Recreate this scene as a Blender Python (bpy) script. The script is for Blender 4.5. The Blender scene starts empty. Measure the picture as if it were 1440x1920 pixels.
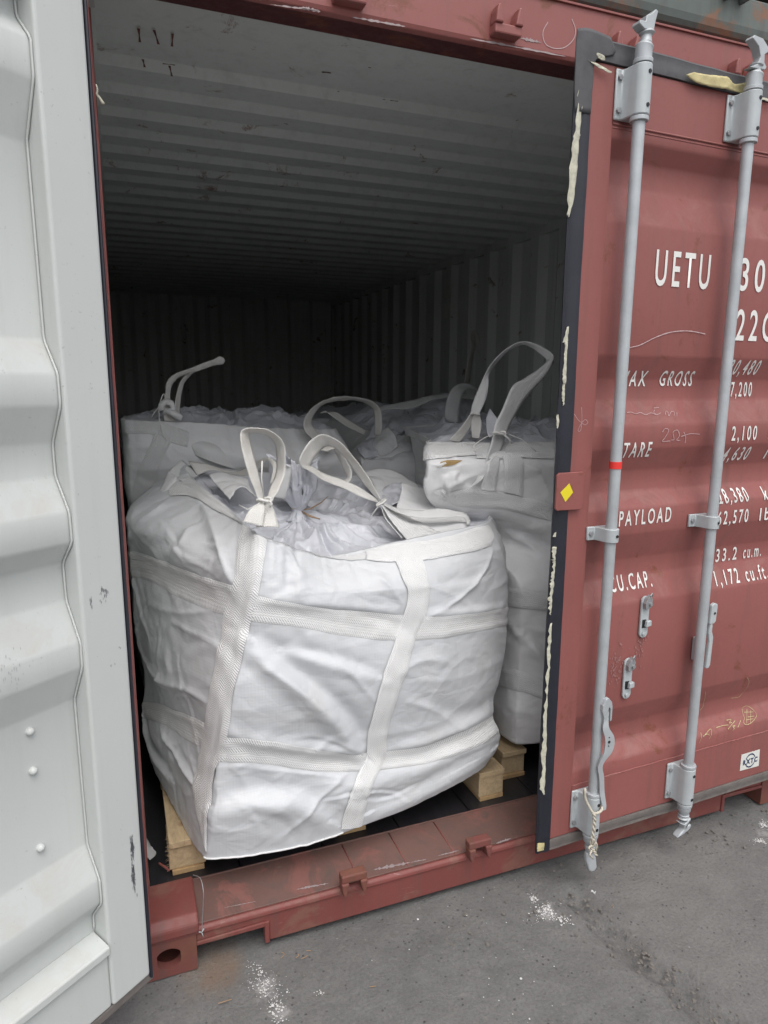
import bpy, bmesh, math, random
import numpy as np
from mathutils import Vector, Matrix, noise
random.seed(7); rng = np.random.default_rng(7)
SC = bpy.context.scene; COL = SC.collection
rad = math.radians

# ------------------------------------------------------------------ camera, sky, sun, exposure
CP = np.array([0.0495, -1.705, 1.5988]); YAW, PIT, ROL, FPX = rad(21.1865), rad(-10.7275), rad(.2753), 1281.4
_f = np.array([math.sin(YAW)*math.cos(PIT), math.cos(YAW)*math.cos(PIT), math.sin(PIT)])
_r = np.array([math.cos(YAW), -math.sin(YAW), 0.0]); _u = np.cross(_r, _f)
RT = _r*math.cos(ROL)+_u*math.sin(ROL); UP = -_r*math.sin(ROL)+_u*math.cos(ROL); FW = _f
cam = bpy.data.cameras.new('camera'); camo = bpy.data.objects.new('camera', cam); COL.objects.link(camo)
cam.sensor_fit = 'HORIZONTAL'; cam.sensor_width = 36; cam.lens = 36*FPX/1440; cam.clip_start = .02; cam.clip_end = 500
M = Matrix(((RT[0], UP[0], -FW[0], CP[0]), (RT[1], UP[1], -FW[1], CP[1]), (RT[2], UP[2], -FW[2], CP[2]), (0, 0, 0, 1)))
camo.matrix_world = M; SC.camera = camo
SC.render.resolution_x, SC.render.resolution_y = 768, 1024
W = bpy.data.worlds.new('World'); SC.world = W; W.use_nodes = True
wn = W.node_tree.nodes; wl = W.node_tree.links; wn.clear()
sky = wn.new('ShaderNodeTexSky'); sky.sky_type = 'NISHITA'; sky.sun_disc = False
SUN_EL, SUN_AZ = rad(62), rad(182)
sky.sun_elevation = SUN_EL; sky.sun_rotation = SUN_AZ; sky.air_density = 1.0; sky.dust_density = 4.0; sky.ozone_density = 1.0
hs = wn.new('ShaderNodeHueSaturation'); hs.inputs['Saturation'].default_value = .30; hs.inputs['Value'].default_value = 1.0
bg = wn.new('ShaderNodeBackground'); bg.inputs['Strength'].default_value = .15
wo = wn.new('ShaderNodeOutputWorld')
tcw = wn.new('ShaderNodeTexCoord'); sxw = wn.new('ShaderNodeSeparateXYZ'); wl.new(tcw.outputs['Generated'], sxw.inputs[0])
rw = wn.new('ShaderNodeValToRGB'); rw.color_ramp.elements[0].color = (1, 1, 1, 1); rw.color_ramp.elements[1].color = (.92, .92, .92, 1); rw.color_ramp.elements[1].position = .55   # even overcast
wl.new(sxw.outputs[2], rw.inputs[0]); mw = wn.new('ShaderNodeMix'); mw.data_type = 'RGBA'; mw.blend_type = 'MULTIPLY'; mw.inputs[0].default_value = 1
wl.new(sky.outputs[0], hs.inputs['Color']); wl.new(hs.outputs[0], mw.inputs[6]); wl.new(rw.outputs[0], mw.inputs[7]); wl.new(mw.outputs[2], bg.inputs[0]); wl.new(bg.outputs[0], wo.inputs[0])
sd = bpy.data.lights.new('sun', 'SUN'); so = bpy.data.objects.new('sun', sd); COL.objects.link(so)
sd.energy = .6; sd.angle = rad(50); sd.color = (1, .98, .95)
_d = Vector((math.sin(SUN_AZ)*math.cos(SUN_EL), math.cos(SUN_AZ)*math.cos(SUN_EL), math.sin(SUN_EL)))
so.rotation_euler = _d.to_track_quat('Z', 'Y').to_euler(); so.location = (0, -6, 8)
SC.view_settings.view_transform = 'Standard'; SC.view_settings.look = 'None'; SC.view_settings.gamma = 1
SC.view_settings.exposure = 0.68; SC.view_settings.use_curve_mapping = False
SC.render.engine = 'CYCLES'; SC.cycles.max_bounces = 10; SC.cycles.diffuse_bounces = 8

# ------------------------------------------------------------------ measuring helpers (photo point + real depth -> world)
def ray(px, py): return FW+RT*(px-720)/FPX-UP*(py-960)/FPX
def aty(px, py, y):
    d = ray(px, py); return CP+d*(y-CP[1])/d[1]
def atz(px, py, z):
    d = ray(px, py); return CP+d*(z-CP[2])/d[2]
def proj(P):
    d = P-CP; z = d@FW
    return np.stack([720+FPX*(d@RT)/z, 960-FPX*(d@UP)/z], -1)
DA = np.array([2.42, -.050]); DB = np.array([1.235, -.100])
DU = (DA-DB)/np.linalg.norm(DA-DB); DN = np.array([DU[1], -DU[0]])          # right door: along, outward
def R3(t, z, off=0.0):                                                     # right door: t from free edge, z, outward offset
    p = DB+DU*t+DN*off; return np.array([p[0], p[1], z])
LE = np.array([.040, -.167]); LU = np.array([-.8, -.6]); LN = np.array([.6, -.8])
def L3(t, z, off=0.0):                                                     # left door (swung open): t from hinge edge, off = out of inner face
    p = LE+LU*t+LN*off; return np.array([p[0], p[1], z])
def R3px(px, py, off=0.0):
    d = ray(px, py); o = CP[:2]-(DB+DN*off); t = -(o@DN)/(d[:2]@DN); X = CP+d*t
    return float((X[:2]-DB)@DU), float(X[2])

# ------------------------------------------------------------------ materials
def mat(name): 
    m = bpy.data.materials.new(name); m.use_nodes = True; n = m.node_tree.nodes; l = m.node_tree.links
    b = n['Principled BSDF']; return m, n, l, b
def tex(n, l, scale=5, detail=4, rough=.55, dist=0, vec=None, typ=None):
    t = n.new('ShaderNodeTexNoise'); t.inputs['Scale'].default_value = scale; t.inputs['Detail'].default_value = detail
    t.inputs['Roughness'].default_value = rough; t.inputs['Distortion'].default_value = dist
    if typ: t.noise_type = typ
    if vec is not None: l.new(vec, t.inputs['Vector'])
    return t
def ramp(n, l, src, stops, interp='LINEAR'):
    r = n.new('ShaderNodeValToRGB'); r.color_ramp.interpolation = interp
    while len(r.color_ramp.elements) < len(stops): r.color_ramp.elements.new(.5)
    for e, (p, c) in zip(r.color_ramp.elements, stops):
        e.position = p; e.color = (c, c, c, 1) if isinstance(c, (int, float)) else (*c, 1)
    l.new(src, r.inputs[0]); return r
def mixc(n, l, fac, a, b):
    m = n.new('ShaderNodeMix'); m.data_type = 'RGBA'
    for s, v in ((m.inputs[0], fac), (m.inputs[6], a), (m.inputs[7], b)):
        if hasattr(v, 'links'): l.new(v, s)
        elif isinstance(v, (int, float)): s.default_value = v
        else: s.default_value = (*v, 1)
    return m.outputs[2]
def math2(n, l, op, a, b=0.0):
    m = n.new('ShaderNodeMath'); m.operation = op
    for s, v in ((m.inputs[0], a), (m.inputs[1], b)):
        if hasattr(v, 'links'): l.new(v, s)
        else: s.default_value = v
    return m.outputs[0]
def mapping(n, l, scale=(1, 1, 1), src='Object', rot=(0, 0, 0)):
    tc = n.new('ShaderNodeTexCoord'); mp = n.new('ShaderNodeMapping'); mp.inputs['Scale'].default_value = scale
    mp.inputs['Rotation'].default_value = rot; l.new(tc.outputs[src], mp.inputs[0]); return mp.outputs[0]
def bump(n, l, b, h, strength=.3, dist=.01, prev=None):
    k = n.new('ShaderNodeBump'); k.inputs['Strength'].default_value = strength; k.inputs['Distance'].default_value = dist
    l.new(h, k.inputs['Height'])
    if prev is not None: l.new(prev, k.inputs['Normal'])
    l.new(k.outputs[0], b.inputs['Normal']); return k.outputs[0]

def paint(name, base, var=.12, rust=.0, rough=.42, dirt=(.12, .09, .08), dirt_amt=.25, scuff=.0, rust_col=(.11, .035, .018)):
    m, n, l, b = mat(name); v = mapping(n, l)
    big = tex(n, l, 2.2, 6, .6, .3, v); fine = tex(n, l, 38, 5, .7, 0, v)
    c1 = mixc(n, l, big.outputs[0], tuple(x*(1-var) for x in base), tuple(min(1, x*(1+var)) for x in base))
    vs = mapping(n, l, (14, 14, .9)); st = tex(n, l, 1.6, 6, .65, .2, vs)          # rain streaks down the paint
    sf = ramp(n, l, st.outputs[0], [(.50, 0), (.80, dirt_amt)])
    c2 = mixc(n, l, sf.outputs[0], c1, dirt)
    sp = tex(n, l, 95, 3, .7, 0, v); g = tex(n, l, 3.1, 4, .6, .0, v)
    spk = math2(n, l, 'MULTIPLY', ramp(n, l, sp.outputs[0], [(.66, 0), (.70, 1)]).outputs[0], ramp(n, l, g.outputs[0], [(.45, 0), (.65, .7)]).outputs[0])
    c3 = mixc(n, l, math2(n, l, 'MULTIPLY', spk, .55), c2, tuple(x*.45 for x in dirt))
    if rust > 0:
        rn = tex(n, l, 7, 9, .72, .6, v); rf = ramp(n, l, rn.outputs[0], [(.62-rust*.16, 0), (.68-rust*.12, 1)])
        rc = mixc(n, l, fine.outputs[0], rust_col, tuple(x*2.2 for x in rust_col)); c3 = mixc(n, l, math2(n, l, 'MULTIPLY', rf.outputs[0], .8), c3, rc)
    if scuff > 0:
        vv = mapping(n, l, (1.2, 1.2, 9)); sn = tex(n, l, 5, 8, .75, 1.2, vv); s2 = ramp(n, l, sn.outputs[0], [(.66-scuff*.06, 0), (.70, scuff)])
        c3 = mixc(n, l, s2.outputs[0], c3, tuple(min(1, .35+x*.7) for x in base))
    l.new(c3, b.inputs['Base Color'])
    rr = ramp(n, l, fine.outputs[0], [(.3, rough-.08), (.7, rough+.14)]); l.new(rr.outputs[0], b.inputs['Roughness'])
    p = bump(n, l, b, big.outputs[0], .35, .006); bump(n, l, b, fine.outputs[0], .12, .0015, p)
    return m
def dusted(m, col, amt):
    n, l = m.node_tree.nodes, m.node_tree.links; b = n['Principled BSDF']; src = b.inputs['Base Color'].links[0].from_socket
    g = n.new('ShaderNodeNewGeometry'); sx = n.new('ShaderNodeSeparateXYZ'); l.new(g.outputs['True Normal'], sx.inputs[0])
    up = ramp(n, l, sx.outputs[2], [(.15, 0), (.40, 1)]); t = tex(n, l, 9, 8, .72, .8, mapping(n, l)); f = ramp(n, l, t.outputs[0], [(.46, 0), (.68, amt)])
    l.new(mixc(n, l, math2(n, l, 'MULTIPLY', up.outputs[0], f.outputs[0]), src, col), b.inputs['Base Color'])
def simple(name, base, rough=.6, metal=0, var=.15, scale=25, bstr=.2, bd=.002, spec=.5):
    m, n, l, b = mat(name); v = mapping(n, l); t = tex(n, l, scale, 6, .65, .2, v)
    l.new(mixc(n, l, t.outputs[0], tuple(x*(1-var) for x in base), tuple(min(1, x*(1+var)) for x in base)), b.inputs['Base Color'])
    b.inputs['Roughness'].default_value = rough; b.inputs['Metallic'].default_value = metal
    b.inputs['Specular IOR Level'].default_value = spec
    bump(n, l, b, t.outputs[0], bstr, bd); return m
RED = (.256, .083, .074)
M_red = paint('red_paint', RED, .16, .10, .55, (.15, .075, .065), .55)
M_redf = paint('red_paint_frame', (.258, .083, .074), .12, .35, .48, (.12, .07, .06), .35, .25)
M_sill = paint('worn_red_sill', (.180, .050, .043), .18, .6, .55, (.10, .07, .06), .6, .4, (.12,.055,.042))
M_cast = paint('rusty_casting', (.165, .052, .044), .2, .95, .6, (.09, .06, .05), .7, .2, (.10, .040, .025))
M_silltop = paint('dirty_sill_top', (.125, .066, .054), .35, .6, .6, (.07, .06, .055), .7, .1, (.125, .050, .042))
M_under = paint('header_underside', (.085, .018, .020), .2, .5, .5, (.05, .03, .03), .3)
M_white = paint('door_inner_paint', (.53, .55, .535), .03, .0, .42, (.40, .38, .35), .20)
M_inner = paint('interior_paint', (.60, .625, .60), .07, .03, .45, (.16, .16, .15), .25)
M_green = paint('weathered_green', (.105, .125, .115), .3, .75, .55, (.07, .06, .05), .8, .2, (.14, .06, .03))
dusted(M_white, (.47, .42, .38), .5); dusted(M_red, (.34, .19, .17), .4)
M_rubber = simple('black_rubber', (.016, .017, .026), .48, 0, .5, 18, .3, .003)
M_rubgrey = simple('dusty_rubber', (.085, .085, .09), .75, 0, .35, 30, .4, .003)
M_rubdust = simple('muddy_rubber', (.14, .125, .115), .85, 0, .5, 22, .6, .004)
M_rod = simple('galvanised_steel', (.43, .455, .47), .5, .25, .30, 14, .15, .002)
M_brk = simple('grey_painted_steel', (.43, .46, .47), .5, .1, .14, 30, .25, .002)
M_bolt = simple('bolt_steel', (.33, .34, .35), .5, .5, .2, 60, .3, .001)
M_dark = simple('dark_bolt_hole_shade', (.02, .02, .022), .5, .2, .2)  # dark bolts and string; also paints the shade of holes and slots
M_let = simple('white_lettering', (.72, .71, .68), .55, 0, .08, 40, .1, .0008)
M_chalk = simple('chalk', (.50, .36, .36), .9, 0, .25, 120, .3, .001)
M_chalkb = simple('chalk_white', (.55, .52, .50), .9, 0, .25, 120, .3, .001)
M_tape = simple('yellowed_tape', (.50, .485, .39), .75, 0, .45, 70, .8, .004)
M_tapey = simple('yellow_tape', (.50, .43, .22), .6, 0, .35, 30, .6, .004)
M_yellow = simple('yellow_sticker', (.72, .60, .02), .5, 0, .05)
M_redt = simple('red_tape', (.75, .04, .03), .45, 0, .05)
M_stick = simple('white_sticker', (.66, .66, .62), .5, 0, .06)
M_ink = simple('navy_ink', (.02, .04, .10), .5, 0, .05)
M_inkr = simple('red_ink', (.6, .05, .05), .5, 0, .05)
M_rope = simple('twine', (.50, .46, .38), .85, 0, .3, 200, .8, .002)
M_string = simple('white_string', (.68, .67, .64), .8, 0, .1, 200, .4, .001)
M_twig = simple('straw', (.30, .20, .12), .8, 0, .3, 90, .4, .001)
M_scrap = simple('scrap_film', (.45, .45, .45), .5, 0, .15)
M_powder = simple('powder', (.62, .61, .60), .95, 0, .12, 200, .6, .002)
M_stain = simple('brown_stain', (.36, .24, .10), .75, 0, .4, 60, .4, .001)
M_scuffw = simple('scraped_primer', (.34, .27, .27), .7, 0, .35, 70, .5, .001)
M_smear = simple('black_smear', (.17, .175, .19), .6, 0, .6, 60, .3, .001)
M_rustd = simple('rust_mark', (.12, .035, .025), .7, 0, .5, 80, .4, .001)

def fabric(name, base, crumple=.5, sheen=.1, rough=.5, tint=(.45, .40, .33)):
    m, n, l, b = mat(name); v = mapping(n, l)
    w = tex(n, l, 3.0, 3, .5, 0, v)
    add = n.new('ShaderNodeVectorMath'); add.operation = 'ADD'; l.new(v, add.inputs[0])
    sc = n.new('ShaderNodeVectorMath'); sc.operation = 'SCALE'; sc.inputs['Scale'].default_value = .12; l.new(w.outputs[1], sc.inputs[0]); l.new(sc.outputs[0], add.inputs[1])
    st_ = n.new('ShaderNodeMapping'); st_.inputs['Scale'].default_value = (1, 1, 1.5); st_.inputs['Rotation'].default_value = (.3, .5, .2); l.new(add.outputs[0], st_.inputs[0])
    def crease(sc, w):
        q = n.new('ShaderNodeTexVoronoi'); q.feature = 'DISTANCE_TO_EDGE'; q.inputs['Scale'].default_value = sc; l.new(st_.outputs[0], q.inputs['Vector'])
        return ramp(n, l, q.outputs['Distance'], [(0, 0), (w, .8), (w*2.2, 1)]).outputs[0]
    fine = tex(n, l, 60, 4, .6, .2, v)
    m1 = tex(n, l, 5, 2, .5, 0, v)
    p = bump(n, l, b, math2(n, l, 'MULTIPLY', crease(6.5, .16), ramp(n, l, m1.outputs[0], [(.35, 0), (.6, 1)]).outputs[0]), .30*crumple, .020)
    p = bump(n, l, b, crease(15, .2), .26*crumple, .008, p)
    r1 = tex(n, l, 11, 6, .6, 1.8, v, 'RIDGED_MULTIFRACTAL')
    p = bump(n, l, b, r1.outputs[0], .16, .010, p)
    rs = n.new('ShaderNodeTexWave'); rs.inputs['Scale'].default_value = 34; rs.bands_direction = 'Z'; l.new(v, rs.inputs['Vector'])
    rs2 = n.new('ShaderNodeTexWave'); rs2.inputs['Scale'].default_value = 34; rs2.bands_direction = 'X'; l.new(v, rs2.inputs['Vector'])
    p = bump(n, l, b, math2(n, l, 'ADD', math2(n, l, 'POWER', rs.outputs['Fac'], 6), math2(n, l, 'POWER', rs2.outputs['Fac'], 6)), .09, .0012, p)
    wv = n.new('ShaderNodeTexWave'); wv.inputs['Scale'].default_value = 110; wv.bands_direction = 'Z'; l.new(v, wv.inputs['Vector'])
    wv2 = n.new('ShaderNodeTexWave'); wv2.inputs['Scale'].default_value = 110; wv2.bands_direction = 'X'; l.new(v, wv2.inputs['Vector'])
    weave = math2(n, l, 'ADD', wv.outputs['Fac'], wv2.outputs['Fac'])
    p = bump(n, l, b, weave, .10, .0007, p); bump(n, l, b, fine.outputs[0], .25*crumple, .0025, p)
    d = tex(n, l, 4, 7, .68, .5, v); df = ramp(n, l, d.outputs[0], [(.56, 0), (.85, .35)])
    c0 = mixc(n, l, w.outputs[0], tuple(x*.95 for x in base), tuple(min(1, x*1.04) for x in base))
    l.new(mixc(n, l, df.outputs[0], c0, tint), b.inputs['Base Color'])
    b.inputs['Roughness'].default_value = rough; b.inputs['Sheen Weight'].default_value = sheen
    return m
M_fab = fabric('woven_polypropylene', (.54, .55, .565), .3)
M_fablift = fabric('woven_polypropylene_lightened', (.72, .72, .72), .3, tint=(.40, .37, .32))  # cloth colour lightened to brighten the dim back bags; front bag flaps share it
M_liner = fabric('inner_liner', (.58, .59, .63), .9, .15, .38, (.40, .40, .45))
def webbing(name, base, dirt=.0):
    m, n, l, b = mat(name); tc = n.new('ShaderNodeTexCoord'); sx = n.new('ShaderNodeSeparateXYZ'); l.new(tc.outputs['UV'], sx.inputs[0])
    u = math2(n, l, 'MULTIPLY', sx.outputs[0], 1.0); vv = sx.outputs[1]           # u across 0..1, v along in metres
    tri = math2(n, l, 'ABSOLUTE', math2(n, l, 'SUBTRACT', math2(n, l, 'FRACT', math2(n, l, 'MULTIPLY', u, 2.5)), .5))
    ph = math2(n, l, 'ADD', math2(n, l, 'MULTIPLY', vv, 900.0), math2(n, l, 'MULTIPLY', tri, 26.0))
    nz = tex(n, l, 160, 3, .6); ph = math2(n, l, 'ADD', ph, math2(n, l, 'MULTIPLY', nz.outputs[0], 3.0))
    s = math2(n, l, 'SINE', ph)
    p = bump(n, l, b, s, .55, .0016)
    rb = math2(n, l, 'SINE', math2(n, l, 'MULTIPLY', u, 62.0)); p = bump(n, l, b, rb, .25, .0008, p)
    lg = tex(n, l, 9, 4, .6, 0, mapping(n, l)); bump(n, l, b, lg.outputs[0], .35, .012, p)
    d = tex(n, l, 6, 7, .7, .5, mapping(n, l)); df = ramp(n, l, d.outputs[0], [(.54-.08*dirt, 0), (.80, .15+.6*dirt)])
    c = mixc(n, l, df.outputs[0], base, (.34, .27, .19))
    sh = ramp(n, l, s, [(0, .82), (1, 1.0)]) if False else None
    l.new(c, b.inputs['Base Color']); b.inputs['Roughness'].default_value = .5; return m
M_web = webbing('webbing', (.72, .72, .715)); M_webd = webbing('soiled_webbing', (.72, .705, .67), .45)
def wood(name, base):
    m, n, l, b = mat(name); v = mapping(n, l, (9, 2.2, 9)); t = tex(n, l, 4, 8, .7, 1.6, v); f = tex(n, l, 30, 4, .6, 0, mapping(n, l, (3, 1, 3)))
    r = ramp(n, l, t.outputs[0], [(.3, tuple(x*.72 for x in base)), (.55, base), (.8, tuple(min(1, x*1.18) for x in base))])
    k = n.new('ShaderNodeTexVoronoi'); k.inputs['Scale'].default_value = 7; l.new(mapping(n, l), k.inputs['Vector'])
    kn = ramp(n, l, k.outputs['Distance'], [(.05, .8), (.13, 0)])
    l.new(mixc(n, l, kn.outputs[0], r.outputs[0], (.22, .10, .04)), b.inputs['Base Color']); b.inputs['Roughness'].default_value = .7
    p = bump(n, l, b, t.outputs[0], .35, .003); bump(n, l, b, f.outputs[0], .3, .0015, p); return m
M_wood = wood('pine', (.50, .375, .225)); M_woodd = wood('pine_end', (.45, .30, .15))
# floor
m, n, l, b = mat('dark_plywood'); M_floor = m
t = tex(n, l, 6, 8, .7, .4, mapping(n, l, (3, .7, 1))); l.new(ramp(n, l, t.outputs[0], [(.3, (.008, .008, .011)), (.6, (.022, .021, .024)), (.85, (.07, .062, .055))]).outputs[0], b.inputs['Base Color'])
b.inputs['Roughness'].default_value = .42; bump(n, l, b, t.outputs[0], .3, .003)
# ground
m, n, l, b = mat('asphalt'); M_ground = m; v = mapping(n, l)
g1 = tex(n, l, .9, 8, .65, .4, v); g2 = tex(n, l, 9, 8, .72, .3, v); g3 = tex(n, l, 120, 4, .7, 0, v)
base = ramp(n, l, g1.outputs[0], [(.30, (.105, .105, .104)), (.52, (.142, .139, .135)), (.75, (.182, .176, .168))])
c = mixc(n, l, ramp(n, l, g2.outputs[0], [(.35, .0), (.75, .55)]).outputs[0], base.outputs[0], (.205, .200, .192))
vo = n.new('ShaderNodeTexVoronoi'); vo.inputs['Scale'].default_value = 50; l.new(v, vo.inputs['Vector'])
pit = ramp(n, l, vo.outputs['Distance'], [(.11, 1), (.20, 0)])
pm = math2(n, l, 'MULTIPLY', pit.outputs[0], ramp(n, l, tex(n, l, 14, 3, .6, 0, v).outputs[0], [(.44, 0), (.58, .7)]).outputs[0])
c = mixc(n, l, pm, c, (.032, .028, .026))
vo2 = n.new('ShaderNodeTexVoronoi'); vo2.inputs['Scale'].default_value = 34; l.new(v, vo2.inputs['Vector'])
fl = math2(n, l, 'MULTIPLY', ramp(n, l, vo2.outputs['Distance'], [(.055, 1), (.09, 0)]).outputs[0], ramp(n, l, tex(n, l, 5, 3, .6, 1, v).outputs[0], [(.56, 0), (.66, .8)]).outputs[0])
c = mixc(n, l, fl, c, (.36, .33, .30))
c = mixc(n, l, ramp(n, l, g3.outputs[0], [(.35, .35), (.55, 0)]).outputs[0], c, (.075, .073, .072)); c = mixc(n, l, ramp(n, l, tex(n, l, 75, 3, .7, 0, v).outputs[0], [(.60, 0), (.68, .35)]).outputs[0], c, (.24, .23, .215))
# rusty wash beside the corner casting
pos = n.new('ShaderNodeNewGeometry'); sp = n.new('ShaderNodeVectorMath'); sp.operation = 'DISTANCE'; l.new(pos.outputs['Position'], sp.inputs[0]); sp.inputs[1].default_value = (.20, -.02, 0)
wob = math2(n, l, 'ADD', sp.outputs['Value'], math2(n, l, 'MULTIPLY', math2(n, l, 'SUBTRACT', g2.outputs[0], .5), .22))
c = mixc(n, l, ramp(n, l, wob, [(.03, .55), (.11, 0)]).outputs[0], c, (.20, .125, .075))
for (qx, qy, qr) in ((500, 1850, .05), (525, 1893, .04), (1030, 1708, .045), (1432, 1560, .04)):
    pp = CP+(FW+RT*(qx-720)/FPX-UP*(qy-960)/FPX)*(-CP[2]/((FW+RT*(qx-720)/FPX-UP*(qy-960)/FPX)[2]))
    dn = n.new('ShaderNodeVectorMath'); dn.operation = 'DISTANCE'; l.new(pos.outputs['Position'], dn.inputs[0]); dn.inputs[1].default_value = tuple(pp)
    dd_ = math2(n, l, 'ADD', dn.outputs['Value'], math2(n, l, 'MULTIPLY', math2(n, l, 'SUBTRACT', tex(n, l, 26, 8, .75, .5, v).outputs[0], .5), qr*3))
    c = mixc(n, l, ramp(n, l, dd_, [(qr*.10, .5), (qr*.8, 0)]).outputs[0], c, (.42, .41, .40))
l.new(c, b.inputs['Base Color']); b.inputs['Roughness'].default_value = .88; b.inputs['Specular IOR Level'].default_value = .3
g4 = tex(n, l, 34, 6, .7, .3, v); p = bump(n, l, b, g2.outputs[0], .6, .014); p = bump(n, l, b, g4.outputs[0], .6, .005, p); p = bump(n, l, b, g3.outputs[0], .8, .003, p); p = bump(n, l, b, math2(n, l, 'MULTIPLY', pm, -1), .6, .003, p)

# ------------------------------------------------------------------ mesh helpers
def link(o, parent=None):
    COL.objects.link(o)
    if parent is not None: o.parent = parent
    return o
def thing(name, label, cat, group=None, loc=(0, 0, 0)):
    o = bpy.data.objects.new(name, None); COL.objects.link(o); o.empty_display_size = .1
    o['label'] = label; o['category'] = cat
    if group: o['group'] = group
    return o
def tag(o, label, cat, group=None):
    o['label'] = label; o['category'] = cat
    if group: o['group'] = group
    return o
class MB:
    def __init__(s): s.v = []; s.f = []; s.m = []
    def add(s, vs, fs, mi=0):
        k = len(s.v); s.v += [tuple(map(float, p)) for p in vs]; s.f += [tuple(i+k for i in f) for f in fs]; s.m += [mi]*len(fs); return s
    def box(s, a, b, mi=0, T=None):
        x0, y0, z0 = a; x1, y1, z1 = b
        vs = [(x0, y0, z0), (x1, y0, z0), (x1, y1, z0), (x0, y1, z0), (x0, y0, z1), (x1, y0, z1), (x1, y1, z1), (x0, y1, z1)]
        if T: vs = [T(*p) for p in vs]
        return s.add(vs, [(0, 3, 2, 1), (4, 5, 6, 7), (0, 1, 5, 4), (1, 2, 6, 5), (2, 3, 7, 6), (3, 0, 4, 7)], mi)
    def prism(s, poly, t0, t1, f, mi=0, caps=True):
        """poly: 2D outline; f(a,b,t)->xyz"""
        k = len(poly); vs = [f(a, b_, t0) for a, b_ in poly]+[f(a, b_, t1) for a, b_ in poly]
        fs = [(i, (i+1) % k, (i+1) % k+k, i+k) for i in range(k)]
        if caps: fs += [tuple(range(k-1, -1, -1)), tuple(range(k, 2*k))]
        return s.add(vs, fs, mi)
    def tube(s, path, r, n=12, mi=0, caps=True):
        P = np.array(path, float); k = len(P); rr = np.full(k, r) if np.isscalar(r) else np.array(r, float)
        T = np.gradient(P, axis=0); T /= np.linalg.norm(T, axis=1)[:, None]+1e-12
        a = np.array([0, 0, 1.]) if abs(T[0][2]) < .9 else np.array([1., 0, 0]); N = np.cross(T[0], a); N /= np.linalg.norm(N); vs = []
        for i in range(k):
            N = N-T[i]*(N@T[i]); N /= np.linalg.norm(N)+1e-12; B = np.cross(T[i], N)
            for j in range(n):
                q = 2*math.pi*j/n; vs.append(P[i]+rr[i]*(N*math.cos(q)+B*math.sin(q)))
        fs = [(i*n+j, i*n+(j+1) % n, (i+1)*n+(j+1) % n, (i+1)*n+j) for i in range(k-1) for j in range(n)]
        if caps: fs += [tuple(range(n-1, -1, -1)), tuple(range((k-1)*n, k*n))]
        return s.add(vs, fs, mi)
    def build(s, name, mats, parent=None, smooth=False, bevel=0, recalc=True, seg=2):
        me = bpy.data.meshes.new(name); me.from_pydata(s.v, [], s.f)
        for q in (mats if isinstance(mats, (list, tuple)) else [mats]): me.materials.append(q)
        me.polygons.foreach_set('material_index', s.m)
        if recalc:
            bm = bmesh.new(); bm.from_mesh(me); bmesh.ops.recalc_face_normals(bm, faces=bm.faces); bm.to_mesh(me); bm.free()
        o = link(bpy.data.objects.new(name, me), parent)
        if smooth:
            me.polygons.foreach_set('use_smooth', [True]*len(me.polygons))
            if smooth == 'auto': me.set_sharp_from_angle(angle=rad(38))
        if bevel:
            q = o.modifiers.new('bevel', 'BEVEL'); q.width = bevel; q.segments = seg; q.limit_method = 'ANGLE'; q.angle_limit = rad(35); q.harden_normals = False
        return o
def cr(P, n, closed=False):
    P = np.asarray(P, float); k = len(P)
    if closed: t = np.arange(n)*k/n; i = np.floor(t).astype(int); idx = lambda j: P[(i+j) % k]
    else:
        E = np.concatenate([[2*P[0]-P[1]], P, [2*P[-1]-P[-2]]]); t = np.linspace(0, k-1, n); i = np.minimum(np.floor(t).astype(int), k-2); idx = lambda j: E[i+1+j]
    f = (t-i).reshape((-1,)+(1,)*(P.ndim-1)); a, b_, c_, d = idx(-1), idx(0), idx(1), idx(2)
    return .5*((2*b_)+(-a+c_)*f+(2*a-5*b_+4*c_-d)*f**2+(-a+3*b_-3*c_+d)*f**3)
def grid_mesh(name, G, mat_, parent=None, uv=None, thick=0, closed=False):
    r, c_ = G.shape[:2]; me = bpy.data.meshes.new(name)
    fs = [(i*c_+j, i*c_+(j+1) % c_, (i+1)*c_+(j+1) % c_, (i+1)*c_+j) for i in range(r-1) for j in range(c_ if closed else c_-1)]
    me.from_pydata(G.reshape(-1, 3).tolist(), [], fs); me.materials.append(mat_)
    if uv is not None:
        U = me.uv_layers.new(name='UVMap'); li = np.empty(len(me.loops), int); me.loops.foreach_get('vertex_index', li)
        U.data.foreach_set('uv', uv.reshape(-1, 2)[li].astype(np.float32).ravel())
    me.polygons.foreach_set('use_smooth', [True]*len(me.polygons))
    o = link(bpy.data.objects.new(name, me), parent)
    if thick:
        q = o.modifiers.new('solid', 'SOLIDIFY'); q.thickness = thick; q.offset = 0
    return o
def nz(P, s, seed=0.0, oct_=3):
    return np.array([noise.fractal(Vector((p[0]*s+seed, p[1]*s+seed*.7, p[2]*s-seed)), .9, 2.1, oct_) for p in P.reshape(-1, 3)]).reshape(P.shape[:-1])
def ridg(P, s, seed=0.0):
    a = np.array([noise.noise(Vector((p[0]*s+seed, p[1]*s-seed, p[2]*s*1.15+seed*.3))) for p in P.reshape(-1, 3)]).reshape(P.shape[:-1])
    return (1-np.minimum(1, np.abs(a)*3.2))**1.6
def normals(G, closed):
    dv = np.gradient(G, axis=0)
    du = (np.roll(G, -1, 1)-np.roll(G, 1, 1)) if closed else np.gradient(G, axis=1)
    N = np.cross(du, dv); return N/(np.linalg.norm(N, axis=-1)[..., None]+1e-9)
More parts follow.
